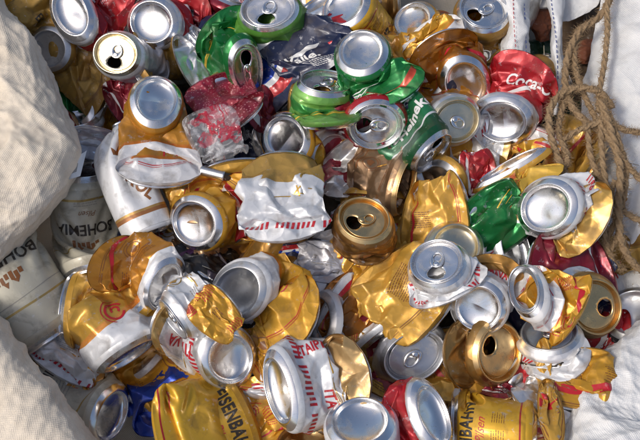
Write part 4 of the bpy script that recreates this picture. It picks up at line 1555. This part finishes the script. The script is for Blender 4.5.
    c('skoltop', 'b', (412, 19), 125, 38, 36, B=(436, 46, 10), L=75, press=20, dents=5, sqA=(.85, 90), label='gold can with tilted oval base beside the yellow lettered can at the top')
    c('gold', 'l', (428, 44), 60, -10, 22, B=(392, 50, 20), S=.6, L=80, press=6, dents=5, sqA=(.7, 0), sqB=(.5, 0), label='thin folded gold sheet of a can above the crumpled green can')
    c('oldgold', 'l', (484, 8), 80, 50, 34, B=(480, 55, -20), dents=1, amp=.5, tr=40, decals=[('red_stripe', rect_shape(180, 2), 'ink_red', 0, .62, 0)], label='upright gold can with open silver lid at the top edge beside the sack seam')
    c('white', 'l', (483, 57), 20, 58, 30, B=(450, 50, 0), L=80, dents=5, tr=100, label='white can with round open lid, second down along the sack seam')
    c('white', 'b', (450, 26), 100, 0, 36, B=(434, 50, 30), L=70, S=.55, press=9, dents=5, sqA=(.5, 0), label='white crumpled strip of can between the two oval bases at the top')
    c('orangefull', 'b', (466, 85), -65, 62, 44, B=(440, 48, 22, 120, 0), L=70, press=19, dents=6, sqA=(.86, 90), dentb=2, label='orange can whose bright oval base leans over the sealed pale lid')
    c('silver', 'l', (457, 121), -10, 70, 46, B=(450, 104, -25), L=93, S=.86, dents=3, styleA='pale', opened=False, tr=60, label='can with sealed pale gold lid, tab flat, under the orange can')
    c('navy', 'b', (423, 84), 150, 40, 22, B=(410, 120, -15), press=20, dents=4, styleA='dull', label='blue can behind the sealed pale lid, its rim in shade')
    c('skoltop', 'b', (438, 110), -100, -5, 14, B=(430, 78, 8), L=60, dents=4, sqA=(.7, 0), label='gold curved piece of can left of the sealed pale lid')
    c('cola', 'b', (501, 122), 235, 66, 42, B=(526, 74, 32), L=88, press=20, dents=7, decals=[('script_lettering', T('Coca-Cola', 17, bold=.35, shear=.35), 'ink_white', 12, .70, 8)],
      roll=0, label='red can with white script and bright round base below the sack seam')
    c('heineken', 'l', (434, 154), -42, 20, 32, B=None, L=80, pr=46.5, S=.92, dents=2, roll=8, amp=.6, decals=[('brand_lettering', T('Heineken', 20, bold=.6, xs=.95), 'ink_white', -44, .58, 180)],
      label='green can with white band and lettering, lying below the blue can')
    c('cola', 'l', (376, 127), -80, 66, 50, B=(372, 112, -25), L=80, tr=170, dents=6, sqA=(.95, 0), label='small red can with round open lid in the middle of the top half')
    c('navy', 'b', (384, 98), 110, -10, 46, B=(404, 126, 38), L=80, S=.85, press=10, dents=8, roll=30, decals=[('brand_lettering', T('Pepsi', 13, bold=.2), 'ink_white', 10, .6, 30)], label='crumpled blue can with white lettering below the big green can')
    # ---- middle
    c('goldflat', 'b', (283, 137), 150, 55, 30, B=(330, 116, 26, 20, -30), L=93, press=8, dents=4, styleA='silver', decals=d_print(60, .6, 8), label='flat dirty gold can above the big white crumpled can, silver base showing at its left')
    c('silver', 'b', (333, 157), -20, 50, 10, dents=4, styleA='dull', label='silver can end behind the corner of the flat gold can')
    c('itagold', 'b', (284, 234), -85, -25, 44, B=(284, 160, 36), L=93, press=13, dents=12, amp=1.9, facet=1.0, sqA=(.5, 0, 0, 0, .82), sqB=(.5, 0, 0, 0, .75), seed=301, decals=d_ita(-62, .52, 13) + d_ita(70, .42, 13) + [('small_print', lines_shape(14, 3, 2.4, .6, 2), 'ink_grey', 0, .25, 0), ('gold_emblem', merge_shapes([(rect_shape(1.4, 20), 0, 0, 0), (rect_shape(12, 1.4), 0, 6, 30), (rect_shape(8, 1.4), 3, -5, -30)]), 'ink_gold', 30, .50, 15), ('recycling_mark', ring_shape(2.2, 3.2, 3), 'ink_grey', 0, .32, 0)],
      label='big white crumpled can with gold top and torn red letters, left of centre')
    c('silver', 'b', (352, 150), 120, -10, 16, B=(366, 192, 12, -80, -20), L=60, press=5, dents=6, sqA=(.6, 0), label='crumpled bare silver sheet of can left of the bronze can')
    c('crimson', 'b', (345, 112), 110, 0, 10, B=(348, 185, -5, -90, -10), L=93, press=12, dents=9, label='dark red crumpled can running down behind the silver sheet')
    c('bronze', 'l', (407, 187), -15, 34, 44, B=(368, 156, 22, 130, 0), L=93, press=18, dents=6, sqA=(.62, 0), styleA='gold', tab=False, opened=None, S=.86, label='bronze coloured can with a narrow oval open lid, mouth gaping')
    c('bronze', 'b', (432, 172), 20, 30, 22, B=(414, 196, 10), L=60, dents=6, press=14, styleA='dull', styleB='gold', sqA=(.8, 0), label='small bronze can squeezed behind the narrow oval open lid')
    c('skoltop', 'b', (440, 186), 210, 30, 22, B=(490, 168, 28, 20, -20), L=93, press=10, dents=8, styleA='dull', label='orange gold can with white shoulder crushed flat below the green lettered can')
    c('bronze', 'l', (364, 218), 88, 60, 58, B=(368, 244, 12), L=60, S=.88, dents=5, amp=1.2, styleA='gold', tr=20, label='bronze can squashed short with round open gold lid, in the middle of the pile')
    c('white', 'b', (366, 240), -95, 10, 12, B=(372, 215, -8), L=60, dents=9, amp=1.6, label='white torn can crumpled under the round open gold lid')
    c('brownwhite', 'b', (258, 248), 150, -10, 18, B=(335, 272, 14, -20, -20), L=93, press=10, dents=4, roll=10, decals=[('small_lettering', T('PURO MALTE', 6, bold=.1), 'ink_brown', 0, .66, 90)],
      label='brown and white can flattened below the big white crumpled can')
    c('gold', 'b', (372, 290), -30, -25, 16, B=(318, 268, 10, 150, -20), L=93, press=8, dents=5, decals=d_print(10, .7, 9), label='gold folded can with sharp ridges left of the large gold panel')
    c('gold', 'b', (385, 264), 130, -20, 48, B=(437, 313, 44), L=88, press=9, dents=3, amp=.6, var=2, roll=8, seed=42, decals=d_print(0, .5, 5, rows=13, w=34, rot=20), label='large flat gold panel of a can with rows of small brown print')
    c('white', 'l', (436, 261), 115, 56, 62, B=(450, 290, 42), L=80, S=.9, dents=6, amp=1.2, tr=60, sqB=(.5, 0), press=22, label='white crumpled can with wide open lid on top of the large gold panel')
    c('silver', 'b', (456, 246), 60, 55, 50, B=(452, 280, 22), L=60, dents=5, styleA='pale', label='pale can end close behind the white can with the wide open lid')
    c('gold', 'b', (408, 217), 170, -15, 42, B=(462, 207, 40), S=.85, L=85, press=10, dents=6, decals=d_print(10, .35, 11, rows=8, w=24, rot=90), label='flattened gold can with a box of small print above the white can with open lid')
    c('green', 'b', (474, 205), 130, -10, 40, B=(498, 250, 36, -60, -25), L=75, press=9, dents=10, amp=1.5, roll=0, decals=[('script_lettering', T('Guarana', 11, shear=.3, bold=.15), 'ink_white', 0, .55, 160)],
      label='bright green crumpled can with white script right of centre')
    c('goldflat', 'b', (508, 165), 120, 25, 30, B=(524, 192, 26, -70, 0), L=60, press=7, dents=5, pd=(10, 20), sqA=(.4, 0), sqB=(.4, 0), label='gold and silver can folded to a narrow blade below the round bright base')
    c('itaipava', 'b', (462, 148), 150, -10, 26, B=(500, 160, 18), press=12, dents=8, L=80, label='white can squashed flat behind the orange gold one, below the sealed pale lid')
    c('itaipava', 'b', (478, 185), 130, 10, 14, B=(508, 200, 6), press=14, dents=8, L=70, decals=d_itab(0, .5, 12), label='small white can with red letters above the bright green crumpled can')
    c('black', 'b', (541, 163), 60, 45, 18, B=(530, 200, -20), dents=3, styleA='dull', label='dark can with grey end behind the white can by the rope')
    c('itagold', 'b', (545, 208), 185, 62, 52, B=(588, 222, 38), L=93, press=18, dents=9, amp=1.2, roll=-35, dentb=2, decals=d_itab(-40, .40, 14),
      label='white can with big round base and a red lettered edge, next to the rope')
    c('itaipava', 'b', (517, 249), 15, 50, 34, B=(488, 256, 12, 190, 0), L=70, press=22, dents=6, sqA=(.70, 0), decals=d_ita(0, .5, 12), label='can with tall oval silver base right of the bright green can')
    c('crimson', 'b', (602, 270), 10, 0, 34, B=(536, 276, 30), pr=35, L=93, press=13, dents=11, amp=1.3, roll=-10, decals=[('small_lettering', T('sabor', 10, bold=.2, shear=.2), 'ink_white', 0, .8, 90)], label='dark red crumpled can below the white can by the rope')
    c('skoltop', 'l', (523, 289), 150, 44, 58, B=(574, 312, 44), L=93, press=10, dents=4, sqA=(.72, 60), tab=False, opened=None, S=.82, var=0, label='yellow can crushed flat with an empty oval lid at its left end')
    c('itagold', 'b', (478, 309), -115, 66, 54, B=(490, 276, 30), L=75, S=.88, press=22, dents=5, styleA='silver', roll=30, decals=d_ita(20, .6, 10), label='white and gold can with big shiny round base in front of the empty oval lid')
    c('itaipava', 'l', (597, 307), -15, 58, 36, B=(570, 298, 0), L=80, dents=6, styleA='gold', roll=10, tr=-90, tab=False, decals=d_ita(0, .6, 12), label='can with a gold open lid near the right sack wall')
    c('white', 'b', (585, 275), 60, 0, 0, B=(560, 310, -20), L=80, dents=5, label='white can in shade behind the gold open lid')
    c('white', 'l', (549, 331), 95, 46, 46, B=(560, 360, 5), L=80, pr=39, S=.92, dents=2, opened=False, tr=90, styleA='dull', decals=[('black_stripe', rect_shape(190, 4), 'ink_black', 0, .62, 0)], label='white can with sealed grey lid right of the bronze can')
    c('black', 'b', (633, 312), 110, 58, 14, dents=1, amp=.4, styleA='dull', label='black can with a small grey end at the right edge')
    c('bronze', 'l', (501, 353), -12, 50, 40, B=(458, 354, 8), L=80, dents=4, styleA='gold', tr=70, tab=False, amp=.7, label='bronze can with round gold lid and dark mouth, lower right')
    c('silver', 'l', (415, 357), -50, 70, 38, B=(400, 345, -30), L=80, dents=3, opened=False, tr=25, styleA='dull', label='can with sealed silver lid and flat tab below the large gold panel')
    c('orange', 'b', (391, 334), -55, 8, 36, B=(345, 300, 16), L=80, dents=4, press=24, sqA=(.8, 0), label='orange gold can with white foot left of the sealed silver lid')
    c('gold', 'b', (459, 394), -90, -10, 26, B=(458, 335, 26), L=88, press=14, dents=3, S=.72, amp=.7, decals=[('script_lettering', T('Skol', 14, shear=.4, bold=.2), 'ink_brown', 0, .62, -10)] + d_print(0, .40, 4, rows=4, w=16), label='gold can with brown script between the sealed silver lid and the bronze can')
    # ---- lower left / centre
    c('skol2', 'b', (236, 292), 195, 55, 36, B=(298, 318, 26, -35, -15), L=93, press=20, dents=8, amp=1.2, styleA='dull', roll=-25, decals=d_skol(0, .40), label='gold crumpled can with red swirl and large grey base, left of centre')
    c('itaipava', 'b', (231, 359), -32, 58, 52, B=(172, 320, 18), L=93, S=.95, dents=2, amp=.6, facet=.2, roll=0, decals=[('brand_lettering', T('ITAIPAVA', 17, bold=.45, xs=.72, shear=.12), 'ink_red', -30, .46, 90)], label='silver can with large bright base and slanting red letters above the yellow panel')
    c('white', 'l', (172, 320), 215, 14, 56, B=(210, 306, 52), L=70, dents=5, press=20, S=.72, styleA='dull', label='white crumpled can end beside the small yellow crumple, lower left')
    c('gold', 'l', (228, 302), 40, -10, 66, B=(206, 330, 62), L=60, press=6, dents=5, amp=1.0, S=.52, var=0, decals=d_print(0, .5, 3, rows=3, w=10), label='small yellow crumpled sheet lying on top of the silver lettered can')
    c('darkpurple', 'l', (172, 270), 140, 0, 4, B=(215, 296, -10), L=93, press=22, dents=3, decals=[('small_print', lines_shape(40, 10, 3.4, 1.1, 5), 'ink_white', 0, .5, 90)], label='dark purple can with white small print beneath the gold can with silver base')
    c('skol', 'b', (314, 322), 175, 38, 22, B=(360, 335, 4), L=80, dents=4, styleA='dull', label='gold and white can with dark grey end below the folded gold can')
    c('itagold', 'b', (277, 391), 195, 36, 44, B=(350, 374, 34), L=93, press=21, dents=5, sqA=(.72, 0), roll=0, amp=1., seed=523, decals=[('brand_lettering', T('ITAIPAVA', 16, bold=.45, xs=.72, shear=.12), 'ink_red', -52, .42, 90), ('side_lettering', T('ITA', 15, bold=.45, xs=.8), 'ink_red', 35, .42, 0)], label='white and gold can with tall oval base and red letters along its upper side')
    c('eisen', 'b', (166, 446), 200, -20, 34, B=(246, 410, 36), L=84, press=9, dents=1, amp=.35, facet=.18, roll=2, seed=77, decals=d_eisen(10, 5, .80), label='flat yellow can with large black lettering at the bottom left')
    c('skol', 'b', (360, 420), 98, 52, 48, B=None, L=80, dents=2, amp=.6, label='upright can with the largest round silver base, bottom centre')
    c('cola', 'b', (434, 414), 20, 52, 46, B=(402, 416, 22, 190, -10), L=70, S=.88, press=28, dents=8, amp=1.4, sqA=(.72, 0), label='silver base with red crumpled wall right of the bottom centre can')
    c('eisen', 'b', (537, 432), -4, -2, 36, B=(452, 424, 36, 178, -4), L=74, press=None, dents=1, amp=.4, facet=.04, roll=0, seed=12, decals=d_eisen(-14, 8, .68), label='yellow can with black lettering at the bottom right, lying on its side')
    c('skol', 'l', (486, 396), 95, 10, 22, B=(490, 450, -20), dents=2, styleA='gold', L=80, label='gold rimmed can standing behind the yellow lettered can')
    c('gold', 'b', (255, 440), -60, 0, 12, B=(280, 400, 5), L=80, press=20, dents=5, label='gold can hidden below the tall oval base')
    c('bronze', 'l', (306, 445), 90, 50, 30, L=80, dents=2, styleA='gold', label='gold lid cut off by the bottom edge of the photo')
    c('orange', 'b', (340, 440), 200, 20, 0, B=(310, 400, -10), L=80, press=20, dents=5, label='gold can low between the oval base and the bottom centre can')
    c('crimson', 'b', (370, 330), 100, 0, 2, B=(380, 380, -10), L=93, press=18, dents=6, label='dark red can deep below the orange can')
    c('white', 'b', (266, 352), 130, 30, 10, B=(262, 385, -20), L=80, dents=3, styleA='silver', label='white can end between the two big lettered cans')
    c('greywhite', 'b', (395, 440), 80, 10, 14, B=(390, 400, 0), L=60, press=9, dents=5, label='pale crushed scrap between the bottom centre can and the red wall')
    # ---- lower right
    c('silver', 'b', (533, 362), 150, 60, 18, B=(545, 400, -12), L=80, dents=5, label='dull silver base above the narrow folded yellow can')
    c('gold', 'b', (545, 368), 90, 0, 40, B=(553, 428, 34), L=70, S=.85, press=9, pd=(0, 8), sqA=(.4, 90), sqB=(.4, 90), dents=6, label='narrow yellow folded can standing on edge in the lower right')
    c('silver', 'b', (556, 380), 80, -10, 26, B=(532, 412, 22), L=80, S=.6, press=9, dents=6, label='torn silver sheet beside the narrow yellow folded can')
    c('gold', 'b', (578, 352), 90, -10, 30, B=(572, 404, 22), L=88, S=.66, press=10, dents=5, label='gold crushed can leaning on the lower right sack fold')
    c('cola', 'b', (588, 340), 150, 0, 16, B=(612, 352, 10), L=50, press=10, dents=6, sqA=(.5, 0), sqB=(.5, 0), decals=[('script_lettering', T('Coca', 10, bold=.2, shear=.35), 'ink_white', 0, .5, 0)], label='small red crumpled can beside the lower right sack fold')
    c('cola', 'b', (515, 380), 150, 0, 2, B=(500, 372, -15), L=70, press=14, dents=6, label='red can deep between bronze can and torn silver sheet')
    # ---- under the rope
    c('gold', 'b', (545, 140), 160, 10, 8, B=(594, 170, 6), L=93, dents=1, amp=.5, styleB='gold', label='straight gold can lying under the rope')
    c('green', 'b', (578, 190), 150, 0, -6, B=(602, 212, -10), L=80, dents=3, label='green can below the straight gold can under the rope')
    c('gold', 'l', (618, 170), 60, 50, -4, B=(604, 190, -30), L=80, dents=3, label='gold can with silver lid partly hidden by the hanging rope')
    c('oldgold', 'b', (612, 222), 40, 10, -16, B=(640, 250, -30), L=80, dents=4, press=20, label='old gold can at the right edge under the rope')
    # ---- smaller crushed pieces wedged between the others
    for (x, y, a, d, S, h, lab) in [
        (262, 108, 30, 'crimson', .5, 16, 'small dark crumple between the red dotted can and the squat light green can'),
        (72, 350, 60, 'white', .8, -14, 'white crumple in the shade beneath the tilted cream can'),
        (88, 372, -20, 'orange', .5, -22, 'small amber crumple left of the shiny blue can'),
        (96, 138, 80, 'greywhite', .6, 4, 'small pale crumple beside the pinched top of the white cone'),
        (60, 385, 20, 'bronze', .7, -30, 'small brown crumple beside the lower left sack fold'),
        (300, 262, 100, 'navy', .6, 22, 'small dark crumple just below the big white crumpled can'),
        (345, 262, -40, 'gold', .7, 26, 'gold folded piece just below the round open gold lid'),
        (322, 262, 80, 'greywhite', .55, 28, 'grey pinched strip right of the brown and white can'),
        (268, 350, 20, 'goldflat', .6, 18, 'small gold crumple between the two silver lettered cans'),
        (382, 372, 60, 'gold', .6, 22, 'small dull gold crumple left of the sealed silver lid can'),
        (352, 312, -30, 'orange', .75, 34, 'orange folded piece between dark grey end and large gold panel'),
        (388, 300, 120, 'gold', .5, 20, 'small gold fold under the left corner of the large gold panel'),
        (500, 232, 80, 'itaipava', .55, 26, 'small white crumple with red edge below the bright green can'),
        (528, 152, 70, 'skoltop', .7, 20, 'gold crumple under the big white lettered base by the rope'),
        (478, 172, 10, 'cola', .5, 30, 'small red crumple above the bright green can'),
        (392, 182, 100, 'gold', .5, 12, 'small gold crumple behind the bronze can with gaping mouth'),
        (212, 262, 60, 'black', .6, 16, 'small black crumple above the large grey base'),
        (198, 196, 110, 'gold', .7, 10, 'gold crumple left of the small silver tube'),
        (180, 290, 90, 'white', .55, 20, 'small white crumple right of the hollow white rimmed base'),
        (505, 396, 60, 'crimson', .5, 18, 'small dark red crumple behind the lower right lettered can'),
        (438, 376, 30, 'gold', .6, 20, 'small gold crumple above the base with red wall'),
        (590, 268, 60, 'navy', .5, 10, 'small blue crumple below the rope end'),
        (560, 300, -20, 'cola', .5, 24, 'small red crumple between empty oval lid can and gold lid'),
        (310, 108, 0, 'oldgold', .6, 22, 'small dull gold piece left of the squat light green can'),
        (130, 100, 30, 'crimson', .6, 8, 'small dark red crumple below the pale open lid'),
        (400, 62, 10, 'gold', .7, 22, 'gold folded piece right behind the big crumpled green can'),
        (470, 40, -50, 'goldred', .6, 22, 'orange and red crumple between the two round open lids'),
        (342, 385, 90, 'greywhite', .6, 20, 'pale crumple above the bottom centre base')]:
        dx, dy = 22 * S * math.cos(math.radians(a)) * 1.4, -22 * S * math.sin(math.radians(a)) * 1.4
        c(d, 'b', (x - dx, y - dy), a + 180, -20, h, B=(x + dx, y + dy, h - 4), L=85, S=S, press=9, dents=7, amp=1.3, label=lab)
    # ---- left gaps
    c('oldgold', 'b', (30, 6), 120, -10, 4, B=(38, 48, -10), L=93, press=18, dents=3, decals=[('brand_lettering', T('EISEN', 14, bold=.3, xs=.8), 'ink_black', 0, .5, 90)], label='gold can with black letters in the top left corner')
    c('crimson', 'b', (84, 130), 30, 0, -18, B=(70, 160, -30), dents=3, label='red and dark can in shade beside the upper left sack edge')
    c('green', 'b', (92, 88), 60, 0, -22, B=(60, 110, -30), dents=3, label='dark green can deep behind the flattened gold can')
    c('white', 'b', (75, 118), 100, 20, -12, B=(80, 160, -30), dents=3, label='pale can deep beside the upper left sack edge')
    c('silver', 'b', (192, 72), 210, -10, 18, B=(214, 52, 8), L=60, press=8, dents=7, sqA=(.5, 0), sqB=(.4, 0), label='small crumpled silver can above the clear bag')


# ------------------------------------------------------------------ cans that only show as slivers in the gaps
def run_fillers():
    rng = random.Random(11)
    ds = ['gold', 'oldgold', 'crimson', 'white', 'orange', 'bronze', 'silver', 'skol', 'black', 'navy', 'itaipava', 'gold']
    pts = []
    k = 0
    flush()
    for gy in range(6):
        for gx in range(8):
            px = 50 + gx * 72 + rng.uniform(-22, 22) + (gy % 2) * 30
            py = 12 + gy * 82 + rng.uniform(-22, 22)
            if px > 590 or (px > 520 and py < 110) or px < 60 and 60 < py < 260: continue
            if px < 110 and py > 300: continue
            queue(ds[k % len(ds)], 'b', (px, py), rng.uniform(0, 360), rng.uniform(-10, 35), rng.uniform(-34, -20), B=None, L=rng.choice([60, 93]), dents=6,
                press=rng.choice([None, 20, 14]), ups=1, label='crushed can deep in the gaps under the top layer', group='cans deep in the gaps', seed=200 + k)
            k += 1
    flush()
def world():
    w = bpy.data.worlds.new("World"); scene.world = w; w.use_nodes = True
    nt = w.node_tree
    sky = nt.nodes.new('ShaderNodeTexSky'); sky.sky_type = 'NISHITA'; sky.sun_disc = False
    el, rot = math.radians(SUN_EL), math.radians(SUN_ROT)
    sky.sun_elevation = el; sky.sun_rotation = rot
    sky.air_density = 1.0; sky.dust_density = 4.5; sky.ozone_density = 1.0
    bg = nt.nodes['Background']; bg.inputs[1].default_value = SKY
    nt.links.new(sky.outputs[0], bg.inputs[0])
    sd = bpy.data.lights.new('sun', 'SUN'); sd.energy = SUN; sd.angle = math.radians(SUN_ANGLE); sd.color = (1, .95, .87)
    so = bpy.data.objects.new('sun', sd); COL.objects.link(so)
    # sky rotation: azimuth measured from +Y clockwise
    d = Vector((math.sin(rot) * math.cos(el), math.cos(rot) * math.cos(el), math.sin(el)))
    so.rotation_euler = d.to_track_quat('Z', 'Y').to_euler()
    so.location = d * 3
    scene.view_settings.view_transform = 'Standard'; scene.view_settings.look = 'None'
    scene.view_settings.exposure = EXPO; scene.view_settings.gamma = 1


SUN_EL, SUN_ROT, SUN, SUN_ANGLE, SKY, EXPO = 50, 245, 1.5, 10, 0.115, 0.1
import time as _t
_t0 = _t.time()
world()
run_bags()
run_cans()
run_fillers()
print('all', len(CANNED), _t.time() - _t0)
